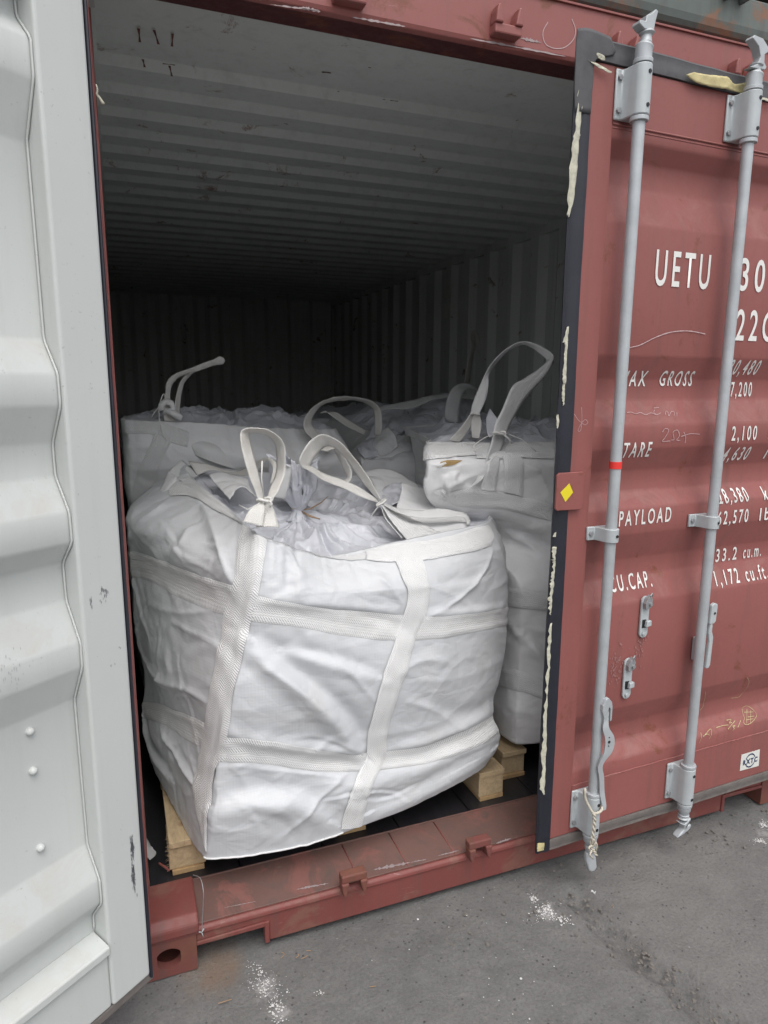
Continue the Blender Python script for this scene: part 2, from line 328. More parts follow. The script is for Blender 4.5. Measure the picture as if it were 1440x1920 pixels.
def ribbon(name, A, B, depA, depB, mat_, parent, n=60, m=7, thick=.0022, bulge=.0012, seed=1.0, wr=.0022):
    """strap whose two edges are measured in the photo, each point with its own depth y"""
    EA = np.array([aty(p[0], p[1], d) for p, d in zip(A, depA)]); EB = np.array([aty(p[0], p[1], d) for p, d in zip(B, depB)])
    EA, EB = cr(EA, n), cr(EB, n); t = np.linspace(0, 1, m)[None, :, None]
    G = EA[:, None]*(1-t)+EB[:, None]*t; N = normals(G, False)
    G = G+N*((4*t*(1-t))*bulge+wr*nz(G, 22, seed, 2)[..., None])
    ln = np.concatenate([[0], np.cumsum(np.linalg.norm(np.diff((EA+EB)/2, axis=0), axis=1))])
    uv = np.stack([np.broadcast_to(t[0, :, 0][None], (n, m)), np.broadcast_to(ln[:, None], (n, m))], -1)
    return grid_mesh(name, G, mat_, parent, uv, thick)
def patch(name, rows, mat_, parent, n=50, m=60, amp=.008, seed=2.0, thick=.002, sc=12):
    """cloth patch: rows of (px, py, depth)"""
    G = np.array([[aty(*p) for p in r] for r in rows]); G = cr(G, n); G = np.swapaxes(cr(np.swapaxes(G, 0, 1), m), 0, 1)
    N = normals(G, False); G = G+N*(amp*(ridg(G, sc*.6, seed)-.4)+amp*.5*nz(G, sc, seed, 3))[..., None]
    return grid_mesh(name, G, mat_, parent, None, thick)
def tag_structure(o): o['kind'] = 'structure'; return o
Z5 = lambda x, y: (200+x*.6111, 580+y*.6111)
ZA = lambda x, y: (220+x/3.6, 840+y/3.6)
ZB = lambda x, y: (540+x/3.273, 780+y/3.273)
ZC = lambda x, y: (660+x/3.6, 620+y/3.6)
ZD = lambda x, y: (220+x/5.335, 640+y/5.333)
z2 = lambda x, y: (900+x/2.667, y/2.667)
z3 = lambda x, y: (980+x/3, 640+y/3)
z4 = lambda x, y: (980+x/3, 1080+y/3)
zT = lambda x, y: (1020+x/3.4286, y/3.43)

# ================================================================== ground
xs = np.concatenate([-np.geomspace(120, .9, 26)-.2, np.arange(-.95, 3.4, .016), 3.4+np.geomspace(.1, 120, 26)])
ys = np.concatenate([-1.9-np.geomspace(120, .1, 26), np.arange(-1.75, .9, .016), .9+np.geomspace(.1, 120, 26)])
X, Y = np.meshgrid(xs, ys); G = np.stack([X, Y, np.zeros_like(X)], -1)
loc_ = (np.abs(X-1.2) < 2.2) & (np.abs(Y+.45) < 1.4)
zz = np.zeros_like(X); P = G[loc_]
cpts = np.array([atz(*p, 0)[:2] for p in ((1090, 1690), (1120, 1725), (1165, 1765), (1200, 1800), (1255, 1830), (1300, 1880), (1360, 1925), (1420, 1960))])
def segd(Q, C):
    best = np.full(len(Q), 9.)
    for a, b_ in zip(C[:-1], C[1:]):
        ab = b_-a; t = np.clip(((Q-a)@ab)/(ab@ab), 0, 1); best = np.minimum(best, np.linalg.norm(Q-(a+t[:, None]*ab), axis=1))
    return best
wobx = nz(P, 7, 3.0, 3)
dcr = segd(P[:, :2], cpts)+wobx*.035
zl = .006*nz(P, 2.2, 1.0, 4)+.0030*nz(P, 11, 5.0, 4)+.0022*ridg(P, 16, 8.0)-.020*np.exp(-(dcr/.022)**2)-.010*np.exp(-(dcr/.08)**2)+.008*np.exp(-((dcr-.07)/.03)**2)
fade = np.clip((2.2-np.abs(P[:, 0]-1.2))/.4, 0, 1)*np.clip((1.4-np.abs(P[:, 1]+.45))/.3, 0, 1)
zz[loc_] = (zl-.004)*fade; G[..., 2] = zz
gr = grid_mesh('ground', G, M_ground); tag_structure(gr)
def gz(x, y): return 0.0

def rock(mb, c, s, sq=.6, mi=0):
    vs = []; k = 6
    for i in range(3):
        ph = (i-1)*.8
        for j in range(k):
            a = 2*math.pi*j/k+random.random()*.5; r = s*math.cos(ph)*random.uniform(.7, 1.2); vs.append((c[0]+r*math.cos(a), c[1]+r*math.sin(a), c[2]+s*sq*math.sin(ph)*random.uniform(.7, 1.2)))
    fs = [(i*k+j, i*k+(j+1) % k, (i+1)*k+(j+1) % k, (i+1)*k+j) for i in range(2) for j in range(k)]+[tuple(range(k-1, -1, -1)), tuple(range(2*k, 3*k))]
    mb.add(vs, fs, mi)
M_peb = simple('pebble', (.15, .135, .12), .85, 0, .5, 40, .5, .003)
mb = MB()
for i in range(420):
    if i < 190:
        k = random.random()*(len(cpts)-1.01); q = cpts[int(k)]*(1-k % 1)+cpts[int(k)+1]*(k % 1); x, y = q[0]+random.gauss(0, .045), q[1]+random.gauss(0, .045); s = random.uniform(.0022, .0065)
    elif i < 290: x, y = random.uniform(.2, 2.4), random.uniform(-.16, .0)-abs(random.gauss(0, .03)); s = random.uniform(.002, .007)
    else: x, y = random.uniform(-.1, 2.4), random.uniform(-1.1, 0); s = random.uniform(.0015, .004)
    rock(mb, (x, y, -.004+s*.2), s)
g = mb.build('gravel', M_peb); g['kind'] = 'stuff'; g['label'] = 'loose grit and pebbles scattered on the asphalt'
mb = MB()
for (px, py, sp_, cnt) in ((500, 1850, .04, 90), (520, 1893, .03, 70), (487, 1820, .03, 40), (600, 1860, .012, 12), (1025, 1705, .035, 80), (1000, 1683, .015, 25), (1055, 1722, .03, 40), (1114, 1669, .010, 16), (1432, 1545, .02, 40), (1425, 1575, .02, 40), (1362, 1790, .016, 18), (900, 1860, .2, 12), (860, 1780, .25, 12)):
    c0 = atz(px, py, 0); ang = random.random()*3
    for i in range(int(cnt*(1.3 if px < 620 else 2.2))):
        a, b_ = random.gauss(0, sp_*.8), random.gauss(0, sp_*.4); s = (random.uniform(.0004, .0018)*math.exp(-abs(a)/sp_/2.0)+.0003)*(1 if random.random() < .93 else 1.9)
        rock(mb, (c0[0]+a*math.cos(ang)-b_*math.sin(ang), c0[1]+a*math.sin(ang)+b_*math.cos(ang), -.003), s*1.3, .35)
g = mb.build('spilled_powder', M_powder); g['kind'] = 'stuff'; g['label'] = 'white powder flecks spilled on the asphalt'

# ================================================================== red container shell
box_ = thing('shipping_container', 'red steel shipping container with one door swung open, loaded with white bulk bags', 'container')
CT = box_
mb = MB(); nb = 9
for i in range(nb):
    x0 = .05+i*(2.338/nb); mb.box((x0+.002, .152, .13), (x0+2.338/nb-.002, 5.95, .16))
mb.build('floor', M_floor, CT, bevel=.002)
# sill: front plate with pockets, top plate
YZ = lambda a, b_, t: (t, a, b_)
def sill_face(mb):
    F = lambda a, b_, t: (a, t, b_)
    poly = [(.162, .082), (.352, .086), (.364, .074), (.364, .020), (2.074, .020), (2.074, .074), (2.086, .086), (2.276, .082), (2.276, .112), (.162, .112)]
    mb.prism(poly, .0, .012, F, 0)
    mb.prism([(.162, .070), (.352, .070), (.352, .086), (.162, .082)], -.004, .03, F, 0)
    mb.box((.350, -.005, .016), (.364, .03, .086)); mb.box((2.074, -.005, .016), (2.088, .03, .086)); mb.prism([(2.088, .070), (2.276, .070), (2.276, .082), (2.088, .086)], -.004, .03, F, 0)
mb = MB(); sill_face(mb)
mb.prism([(-.006, .108), (-.004, .120), (.004, .126), (.014, .124), (.012, .108)], .050, 2.388, YZ, 0)
mb.build('sill', M_sill, CT, bevel=.003)
mb = MB(); mb.prism([(.014, .116), (.014, .1245), (.150, .158), (.150, .11)], .048, 2.39, YZ)
mb.prism([(.148, .13), (.148, .162), (.153, .162), (.153, .13)], .048, 2.39, YZ)
mb.build('sill_top', M_silltop, CT, bevel=.002)
# weld seams and scraped patches on the sill
mb = MB()
for a, b_ in (((745, 1560), (768, 1588)), ((828, 1538), (855, 1573)), ((664, 1572), (676, 1600))):
    pts = [atz(a[0]+(b_[0]-a[0])*t, a[1]+(b_[1]-a[1])*t, 0) for t in (0,)]
    mb = MB(); xa = aty(*b_, .02)[0]; mb.tube([(xa-.005, .016, .1255), (xa-.012, .08, .1412), (xa-.02, .145, .1575)], .0022, 6); mb.build('weld_seam', M_sill, CT, smooth=True)
def scrape(px0, py0, px1, py1, w, seed, off=-.0045, n=26, mat_=None, name='paint_scrape'):
    random.seed(seed); A = aty(px0, py0, off); B = aty(px1, py1, off); top = []; bot = []
    for i in range(n):
        t = i/(n-1); c_ = A*(1-t)+B*t; h = w*math.sin(math.pi*min(1, max(0, t)))**.5*random.uniform(.25, 1)
        top.append((c_[0], off, c_[2]+h*random.uniform(.3, .6))); bot.append((c_[0]+random.uniform(-.002, .002), off, c_[2]-h*random.uniform(.2, .5)))
    m_ = MB(); k = n; m_.add(top+bot, [(i, i+1, k+i+1, k+i) for i in range(k-1)]); return m_.build(name, mat_ or M_scuffw, CT)
for i, a in enumerate(((700, 1631, 770, 1617, .016), (770, 1617, 800, 1611, .007), (820, 1605, 862, 1594, .007), (555, 1668, 616, 1656, .012), (930, 1582, 958, 1572, .013), (420, 1702, 480, 1690, .004))):
    scrape(*a, 11+i, off=-.0012)
for i, a in enumerate(((505, 8, 600, 21, .005), (660, 32, 760, 50, .010), (880, 72, 1062, 106, .010), (560, 14, 600, 21, .012))):
    scrape(*a, 31+i, off=-.0012, name='paint_scrape')
# corner castings with their oval holes
def casting(x0, z0, parent, mat_, hole=(.081, .055, .034, .030)):
    mb = MB(); w, h, d = .162, .118, .178; N = 24; cx, cz, rx, rz = hole; out = []; inn = []; deep = []
    for i in range(N):
        a = 2*math.pi*i/N; c_, s_ = math.cos(a), math.sin(a); k = 1/max(abs(c_)/(w/2), abs(s_)/(h/2)); rr = .92 if abs(abs(c_)/(w/2)-abs(s_)/(h/2)) < 3 else 1
        out.append((x0+w/2+k*c_, -.004, z0+h/2+k*s_)); sc_ = 1 if abs(c_) < .3 else 1
        inn.append((x0+cx+rx*max(-1, min(1, c_*1.15)), -.004, z0+cz+rz*s_)); deep.append((x0+cx+rx*max(-1, min(1, c_*1.15)), .022, z0+cz+rz*s_))
    F = [(i, (i+1) % N, N+(i+1) % N, N+i) for i in range(N)]+[(N+i, N+(i+1) % N, 2*N+(i+1) % N, 2*N+i) for i in range(N)]
    mb.add(out+inn+deep, F, 0)
    c4 = [(x0, -.004, z0), (x0+w, -.004, z0), (x0+w, -.004, z0+h), (x0, -.004, z0+h)]
    bk = [(p[0], d, p[2]) for p in c4]; mb.add(c4+bk, [(0, 1, 5, 4), (1, 2, 6, 5), (2, 3, 7, 6), (3, 0, 4, 7), (4, 5, 6, 7)], 0)
    # fill corner triangles of the front face
    for q in range(4):
        near = sorted(range(N), key=lambda i: (out[i][0]-c4[q][0])**2+(out[i][2]-c4[q][2])**2)[:2]
        mb.add([c4[q], out[near[0]], out[near[1]]], [(0, 1, 2)], 0)
    mb.add([(x0+.02, .10, z0+.01), (x0+w-.02, .10, z0+.01), (x0+w-.02, .10, z0+h-.01), (x0+.02, .10, z0+h-.01)], [(0, 1, 2, 3)], 1)  # near-black sheet behind the hole, painting the shade inside the casting
    return mb.build('corner_casting', [mat_, M_dark], parent)
for x0 in (0, 2.276):
    casting(x0, 0, CT, M_cast, (.088, .055, .031, .031) if x0 == 0 else (.074, .055, .031, .031)); casting(x0, 2.473, CT, M_redf)
mb = MB(); mb.prism([(-.012, .117), (-.010, .145), (.01, .165), (.15, .175), (.15, .117)], .0, .170, YZ); mb.build('post_foot', M_sill, CT, bevel=.006)
mb = MB(); mb.box((0, .0, .119), (.047, .15, 2.472)); mb.box((.02, .1505, .165), (.0505, .168, 2.442)); mb.build('corner_post', M_redf, CT, bevel=.005)
mb = MB(); mb.box((2.397, .0, .119), (2.438, .15, 2.472)); mb.box((2.386, .10, .165), (2.397, .15, 2.442)); mb.build('corner_post', M_redf, CT, bevel=.005)
# header
mb = MB(); mb.prism([(.0, 2.456), (.004, 2.446), (.014, 2.4415), (.020, 2.4415), (.020, 2.583), (.0, 2.583)], .162, 2.276, YZ); mb.build('header', M_redf, CT, bevel=.002)
mb = MB(); mb.prism([(-.006, 2.578), (-.006, 2.5835), (.03, 2.5835), (.03, 2.578)], .162, 2.276, YZ); mb.build('header_top_lip', M_redf, CT, bevel=.001)
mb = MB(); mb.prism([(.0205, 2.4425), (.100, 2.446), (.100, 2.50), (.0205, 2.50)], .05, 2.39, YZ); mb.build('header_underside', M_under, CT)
# roof (inner face corrugated across), from the header plate back
def profile(a0, a1, pitch, dep, flat=.33, slope=.17):
    out = []; a = a0
    while a < a1:
        for f, h in ((0, 0), (flat, 0), (flat+slope, dep), (2*flat+slope, dep)):
            if a+f*pitch <= a1: out.append((a+f*pitch, h))
        a += pitch
    out.append((a1, 0)); return out
pr = [(.1005, 2.456), (.34, 2.462)]+[(y, 2.474+h) for y, h in profile(.36, 5.95, .2, .022, .36, .14)]
mb = MB(); vs = [(.05, y, z) for y, z in pr]+[(2.388, y, z) for y, z in pr]; k = len(pr)
mb.add(vs, [(i, i+1, k+i+1, k+i) for i in range(k-1)]); mb.add([(0, 0.02, 2.583), (2.438, .02, 2.583), (2.438, 6.058, 2.583), (0, 6.058, 2.583)], [(0, 1, 2, 3)])
roof = mb.build('roof', M_inner, CT, bevel=0)
for side in (0, 1):
    pw = profile(.16, 5.95, .278, .034, .30, .20); X = (lambda h: .052+h) if side == 0 else (lambda h: 2.386-h)
    mb = MB(); k = len(pw); nx = (lambda h: X(h))
    # corrugation pushes outwards from the inner line
    base = .051 if side == 0 else 2.360
    vv = [((base-h) if side == 0 else (base+h), y) for y, h in pw]
    mb.add([(x, y, .165) for x, y in vv]+[(x, y, 2.44) for x, y in vv], [(i, i+1, k+i+1, k+i) for i in range(k-1)])
    vo_ = [((base-h-.004) if side == 0 else (base+h+.004), y) for y, h in pw]
    mb.add([(x, y, .12) for x, y in vo_]+[(x, y, 2.47) for x, y in vo_], [(i, i+1, k+i+1, k+i) for i in range(k-1)], 1)
    mb.build('side_wall', [M_inner, M_redf], CT)
    mb = MB(); x0, x1 = (.012, .060) if side == 0 else (2.363, 2.426); mb.box((x0, .15, 2.43), (x1, 5.95, 2.582)); mb.box((x0, .15, .03), (x1-.0, 5.95, .150) if side else (x1, 5.95, .150)); mb.build('side_rail', M_inner, CT)
pw = profile(.03, 2.41, .25, .034, .3, .2); k = len(pw); mb = MB()
mb.add([(x, 5.93+h, .13) for x, h in pw]+[(x, 5.93+h, 2.5) for x, h in pw], [(i, i+1, k+i+1, k+i) for i in range(k-1)])
mb.add([(0, 6.05, .05), (2.438, 6.05, .05), (2.438, 6.05, 2.58), (0, 6.05, 2.58)], [(0, 1, 2, 3)], 1); mb.build('end_wall', [M_inner, M_redf], CT)
# small data plates inside on the right wall
mb = MB(); mb.box((2.33, 2.90, 2.20), (2.334, 2.98, 2.34)); mb.box((2.33, 2.90, 2.06), (2.334, 2.98, 2.16)); mb.build('data_plate', M_stick, CT)
# keepers
def keeper(x, z, up, mat_, y0=0.0, parent=None):
    parent = parent or CT; mb = MB(); s = 1 if up else -1; w = .039
    f = lambda a, b_, t: (x+a, y0-t, z+s*b_)
    mb.prism([(-w, -.030), (w, -.030), (w, -.006), (-w, -.006)], -.002, .030, f)
    for q in (-1, 1):
        pl = [(q*.017, -.008), (q*.040, -.008), (q*.038, .018), (q*.034, .034), (q*.026, .034), (q*.020, .010)]
        mb.prism(pl, .002, .036, f)
    return mb.build('cam_keeper', mat_, parent, bevel=.004)
for x in (.612, 1.03, 1.399, 1.823):
    keeper(x, .155, False, M_cast); keeper(x, 2.492, True, M_redf)
# rust marks on the ceiling paint
mb = MB()
for (x, y), (x1, y1) in (((260, 52), (262, 78)), ((289, 55), (297, 82)), ((324, 62), (322, 86)), ((268, 110), (271, 125)), ((305, 118), (328, 121)), ((318, 122), (322, 142)), ((604, 134), (620, 136)), ((691, 125), (695, 126)), ((732, 187), (746, 189)), ((718, 185), (722, 186)), ((967, 225), (972, 224)), ((633, 170), (636, 171)), ((772, 375), (775, 379)), ((480, 316), (482, 322)), ((463, 338), (464, 346))):
    zc = 2.4555 if y < 95 else (2.459 if y < 130 else 2.4735)
    if y > 130: zc = 2.4733
    a, b_ = atz(x, y, zc), atz(x1, y1, zc)
    if y > 300: continue
    d = (b_-a); L_ = np.linalg.norm(d); d /= L_; pn = np.array([-d[1], d[0], 0]); w_ = .003
    P6 = [a-pn*w_, a+pn*w_*1.4, (a+b_)/2+pn*w_*.4, b_+pn*w_, b_-pn*w_*1.2, (a+b_)/2-pn*w_*.5]; mb.add([(p[0], p[1], zc-.0015-abs(y-95)*0) for p in P6], [tuple(range(6))])
mb.build('rust_mark', M_rustd, roof)['kind'] = 'stuff'

# ================================================================== doors
CORR = [[(2.262, 0), (2.238, 0), (2.185, 1), (2.120, 1), (2.030, 0)], [(1.678, 0), (1.612, 1), (1.553, 1), (1.478, 0)],
        [(1.410, 0), (1.346, 1), (1.284, 1), (1.231, 0)], [(1.151, 0), (1.076, 1), (1.021, 1), (.930, 0)], [(.583, 0), (.528, 1), (.470, 1), (.400, 0)]]
DEP = .034
CORR = [[(z if h == 0 else 1.5988+(z-1.5988)*1.021, h) for z, h in g_] for g_ in CORR]
PROF = []
for g_ in CORR:
    for z, h in g_: PROF.append((z, h))
PROF = [(2.270, 0)]+PROF[1:]+[(.352, 0)]
def depth_at(z):
    for (za, ha), (zb, hb) in zip(PROF[:-1], PROF[1:]):
        if zb <= z <= za: return DEP*(ha+(hb-ha)*(za-z)/(za-zb+1e-9))
    return 0.0
def smoothprof():
    out = []
    for i, (z, h) in enumerate(PROF):
        if 0 < i < len(PROF)-1 and not (PROF[i-1][1] == h == PROF[i+1][1]):
            for s_, o_ in ((-1, i-1), (1, i+1)):
                zo, ho = PROF[o_]; L_ = abs(zo-z); f = min(.4, .005/L_); out.append((z+(zo-z)*f, h+(ho-h)*f))
        else: out.append((z, h))
    return out
SP = smoothprof()
TW = 1.170
# ---- right door (ajar a few degrees)
TR = lambda t, o_, z: R3(t, z, o_)           # (t, outward, z)
mb = MB(); th = -.052
for a, b_ in (((0, th, .186), (.078, 0, 2.408)), ((TW-.078, th, .186), (TW, 0, 2.408)), ((.078, th, 2.270), (TW-.078, 0, 2.408)), ((.078, th, .186), (TW-.078, 0, .352))):
    mb.box(a, b_, 0, TR)
dr = mb.build('door', M_red, CT, bevel=.003)
mb = MB(); k = len(SP); vs = [R3(.077, z, -.0015-DEP*h) for z, h in SP]+[R3(TW-.077, z, -.0015-DEP*h) for z, h in SP]
mb.add(vs, [(i, i+1, k+i+1, k+i) for i in range(k-1)], 0)
vs = [R3(.077, z, -.006-DEP*h) for z, h in SP]+[R3(TW-.077, z, -.006-DEP*h) for z, h in SP]; mb.add(vs, [(i, i+1, k+i+1, k+i) for i in range(k-1)], 1)
mb.build('panel', [M_red, M_white], dr, smooth='auto')
mb = MB()
mb.tube([R3(t, 2.271, -.0005) for t in np.linspace(.079, TW-.08, 40)], .003, 6); mb.build('weld_bead', M_red, dr, smooth=True); mb = MB(); mb.tube([R3(t, 2.262, -.002) for t in np.linspace(.079, TW-.08, 40)], .0022, 6)
mb.build('weld_bead', M_red, dr, smooth=True); mb = MB(); mb.tube([R3(t, .352+.0008*math.sin(t*60), -.0006) for t in np.linspace(.079, TW-.08, 60)], .0022, 6)
mb.build('weld_bead', M_red, dr, smooth=True)
# gasket: black strip down the free edge, grey weathered along top and bottom
mb = MB()
def wav(z, s): return .0025*noise.noise(Vector((z*3, s, 0)))+.0012*noise.noise(Vector((z*13, s, 3)))
zs = np.linspace(.150, 2.452, 60)
prof = [(0.0, -.004), (0.0, .004), (-.018, .006), (-.030, .001), (-.044, .004), (-.050, -.002), (-.046, -.010), (-.028, -.034), (0, -.056)]
vs = []
for z in zs:
    for (t, o_) in prof: vs.append(R3(t-.0+wav(z, t*9)*(1 if t < -.02 else .2), z, o_+wav(z, 7+t)))
kk = len(prof); fs = [(i*kk+j, i*kk+(j+1) % kk, (i+1)*kk+(j+1) % kk, (i+1)*kk+j) for i in range(len(zs)-1) for j in range(kk)]+[tuple(range(kk)), tuple(range((len(zs)-1)*kk, len(zs)*kk))]
mb.add(vs, fs); mb.build('gasket', M_rubber, dr, smooth='auto')
mb = MB(); ts = np.linspace(-.001, TW, 50)
vs = []
for t in ts:
    for (dz, o_) in ((0, -.004), (0, .005), (.020, .007), (.030, .003), (.046, .006), (.054, -.003), (.05, -.06), (0, -.06)): vs.append(R3(t, 2.409+dz*(1+.0*t)+wav(t, dz)*1.2, o_))
kk = 8; fs = [(i*kk+j, i*kk+(j+1) % kk, (i+1)*kk+(j+1) % kk, (i+1)*kk+j) for i in range(49) for j in range(kk)]+[tuple(range(kk)), tuple(range(49*kk, 50*kk))]
mb.add(vs, fs); mb.build('gasket', M_rubgrey, dr, smooth='auto')
# curled top corner of the gasket
P0 = [R3(-.062, 2.470, .010), R3(-.02, 2.468, .012), R3(.03, 2.462, .010), R3(.085, 2.440, .009)]
G = np.array([[R3(-.055, 2.468, .004), R3(-.030, 2.470, .012), R3(.010, 2.468, .011), R3(.045, 2.464, .010)],
              [R3(-.056, 2.43, .002), R3(-.033, 2.43, .012), R3(.010, 2.432, .010), R3(.062, 2.430, .009)],
              [R3(-.055, 2.38, .003), R3(-.038, 2.38, .010), R3(-.018, 2.39, .009), R3(.004, 2.407, .008)],
              [R3(-.054, 2.34, .002), R3(-.040, 2.34, .008), R3(-.018, 2.34, .008), R3(-.0015, 2.35, .007)],
              [R3(-.048, 2.28, .002), R3(-.040, 2.28, .006), R3(-.018, 2.28, .0068), R3(-.0015, 2.28, .005)]])
G = cr(G, 20); G = np.swapaxes(cr(np.swapaxes(G, 0, 1), 20), 0, 1); grid_mesh('gasket', G, M_rubgrey, dr, None, .004)
mb = MB(); vs = []
for t in ts:
    for (dz, o_) in ((0, -.004), (0, .005), (-.014, .007), (-.024, .002), (-.034, .004), (-.036, -.06), (0, -.06)): vs.append(R3(t, .185+dz+wav(t, dz+4)*1.4, o_))
kk = 7; fs = [(i*kk+j, i*kk+(j+1) % kk, (i+1)*kk+(j+1) % kk, (i+1)*kk+j) for i in range(49) for j in range(kk)]+[tuple(range(kk)), tuple(range(49*kk, 50*kk))]
mb.add(vs, fs); mb.build('gasket', M_rubdust, dr, smooth='auto')
# stop plate with yellow diamond
mb = MB(); mb.prism([(-.054, 1.347), (-.046, 1.353), (.036, 1.353), (.042, 1.346), (.040, 1.250), (.034, 1.244), (-.048, 1.246), (-.054, 1.252)], .008, .016, lambda a, b_, t: R3(a, b_, t)); mb.box((-.004, -.0, 1.26), (.034, .008, 1.34), 0, TR)
sp_ = mb.build('stop_plate', M_redf, dr, bevel=.002)
mb = MB(); mb.prism([(-.012, 1.322), (.003, 1.296), (-.022, 1.270), (-.041, 1.298)], .0163, .0169, lambda a, b_, t: R3(a, b_, t)); mb.build('diamond_sticker', M_yellow, sp_)
# lettering, draped over the corrugated panel
def lettering(txt, t0, t1, zb, h, parent=dr, mt=M_let, slantz=0.0, off=.0006, name='lettering', drape=True, bold=.012):
    if drape:
        for _ in range(2):
            c_ = R3((t0+t1)/2, zb+h/2); dd = depth_at(zb+h/2); k_ = 1+dd/abs((CP[:2]-c_[:2])@DN)
            q_ = CP+(c_-CP)*k_; sh_t = float((q_[:2]-DB)@DU)-(t0+t1)/2; sh_z = q_[2]-c_[2]
        t0 += sh_t; t1 += sh_t; zb += sh_z
    cu = bpy.data.curves.new('lettering', 'FONT'); cu.body = txt; cu.resolution_u = 4; cu.offset = bold; cu.space_character = 1.42
    to = bpy.data.objects.new('tmp', cu); COL.objects.link(to); bpy.context.view_layer.update()
    me = bpy.data.meshes.new_from_object(to.evaluated_get(bpy.context.evaluated_depsgraph_get())); COL.objects.unlink(to); bpy.data.objects.remove(to)
    bm = bmesh.new(); bm.from_mesh(me)
    xs_ = [v_.co.x for v_ in bm.verts]; x0, x1 = min(xs_), max(xs_); H = .73
    for v_ in bm.verts:
        v_.co = Vector(((v_.co.x-x0)/(x1-x0)*(t1-t0)+t0, v_.co.y/H*h+zb, 0)); v_.co.x += slantz*(v_.co.y-zb)
    if drape:
        for z, _ in SP:
            if zb-.02 < z < zb+h+.02: bmesh.ops.bisect_plane(bm, geom=bm.verts[:]+bm.edges[:]+bm.faces[:], plane_co=(0, z, 0), plane_no=(0, 1, 0))
    for v_ in bm.verts:
        t, z = v_.co.x, v_.co.y; d_ = depth_at(z) if drape else 0; v_.co = Vector(R3(t, z, off-d_+(0 if drape else 0)))
    bmesh.ops.recalc_face_normals(bm, faces=bm.faces)
    m2 = bpy.data.meshes.new(name); bm.to_mesh(m2); bm.free(); m2.materials.append(mt); return link(bpy.data.objects.new(name, m2), parent)
lettering('UETU', .262, .472, 1.876, .100)
lettering('300', .598, .770, 1.880, .097)
lettering('22G1', .602, .815, 1.733, .095)
lettering('MAX', .160, .257, 1.592, .046); lettering('GROSS', .309, .441, 1.593, .046)
lettering('30,480', .590, .722, 1.629, .046); lettering('67,200', .582, .699, 1.561, .047)
lettering('TARE', .192, .300, 1.384, .047); lettering('2,100', .629, .742, 1.423, .047); lettering('4,630', .604, .719, 1.358, .046)
lettering('PAYLOAD', .193, .400, 1.179, .048); lettering('28,380', .590, .725, 1.223, .046); lettering('62,570', .603, .743, 1.151, .046)
lettering('CU.CAP.', .166, .333, .981, .049); lettering('33.2', .610, .708, 1.026, .046); lettering('cu.m.', .737, .824, 1.026, .046)
lettering('1,172', .612, .722, .948, .048); lettering('cu.ft.', .752, .860, .948, .048)
for s_, z in (('kg', 1.629), ('lb', 1.561), ('kg', 1.423), ('lb', 1.358), ('kg', 1.223), ('lb', 1.151)): lettering(s_, .797, .845, z, .044)
# sticker with ring logo
mb = MB(); mb.prism([(.838, .222), (.936, .219), (.932, .286), (.838, .286)], .0005, .0012, lambda a, b_, t: R3(a, b_, t)); st = mb.build('company_sticker', M_stick, dr)
lettering('RXTC', .850, .924, .242, .019, st, M_ink, 0, .0018, 'sticker_text', False, .05)
mb = MB()
for a0, a1 in ((20, 160), (200, 340)):
    P_ = [(math.cos(rad(a)), math.sin(rad(a))) for a in np.linspace(a0, a1, 20)]; k = len(P_)
    mb.add([R3(.887+.026*c_, .2525+.028*s_, .0016) for c_, s_ in P_]+[R3(.887+.0225*c_, .2525+.0225*s_, .0016) for c_, s_ in P_], [(i, i+1, k+i+1, k+i) for i in range(k-1)])
mb.build('sticker_ring', M_ink, st)
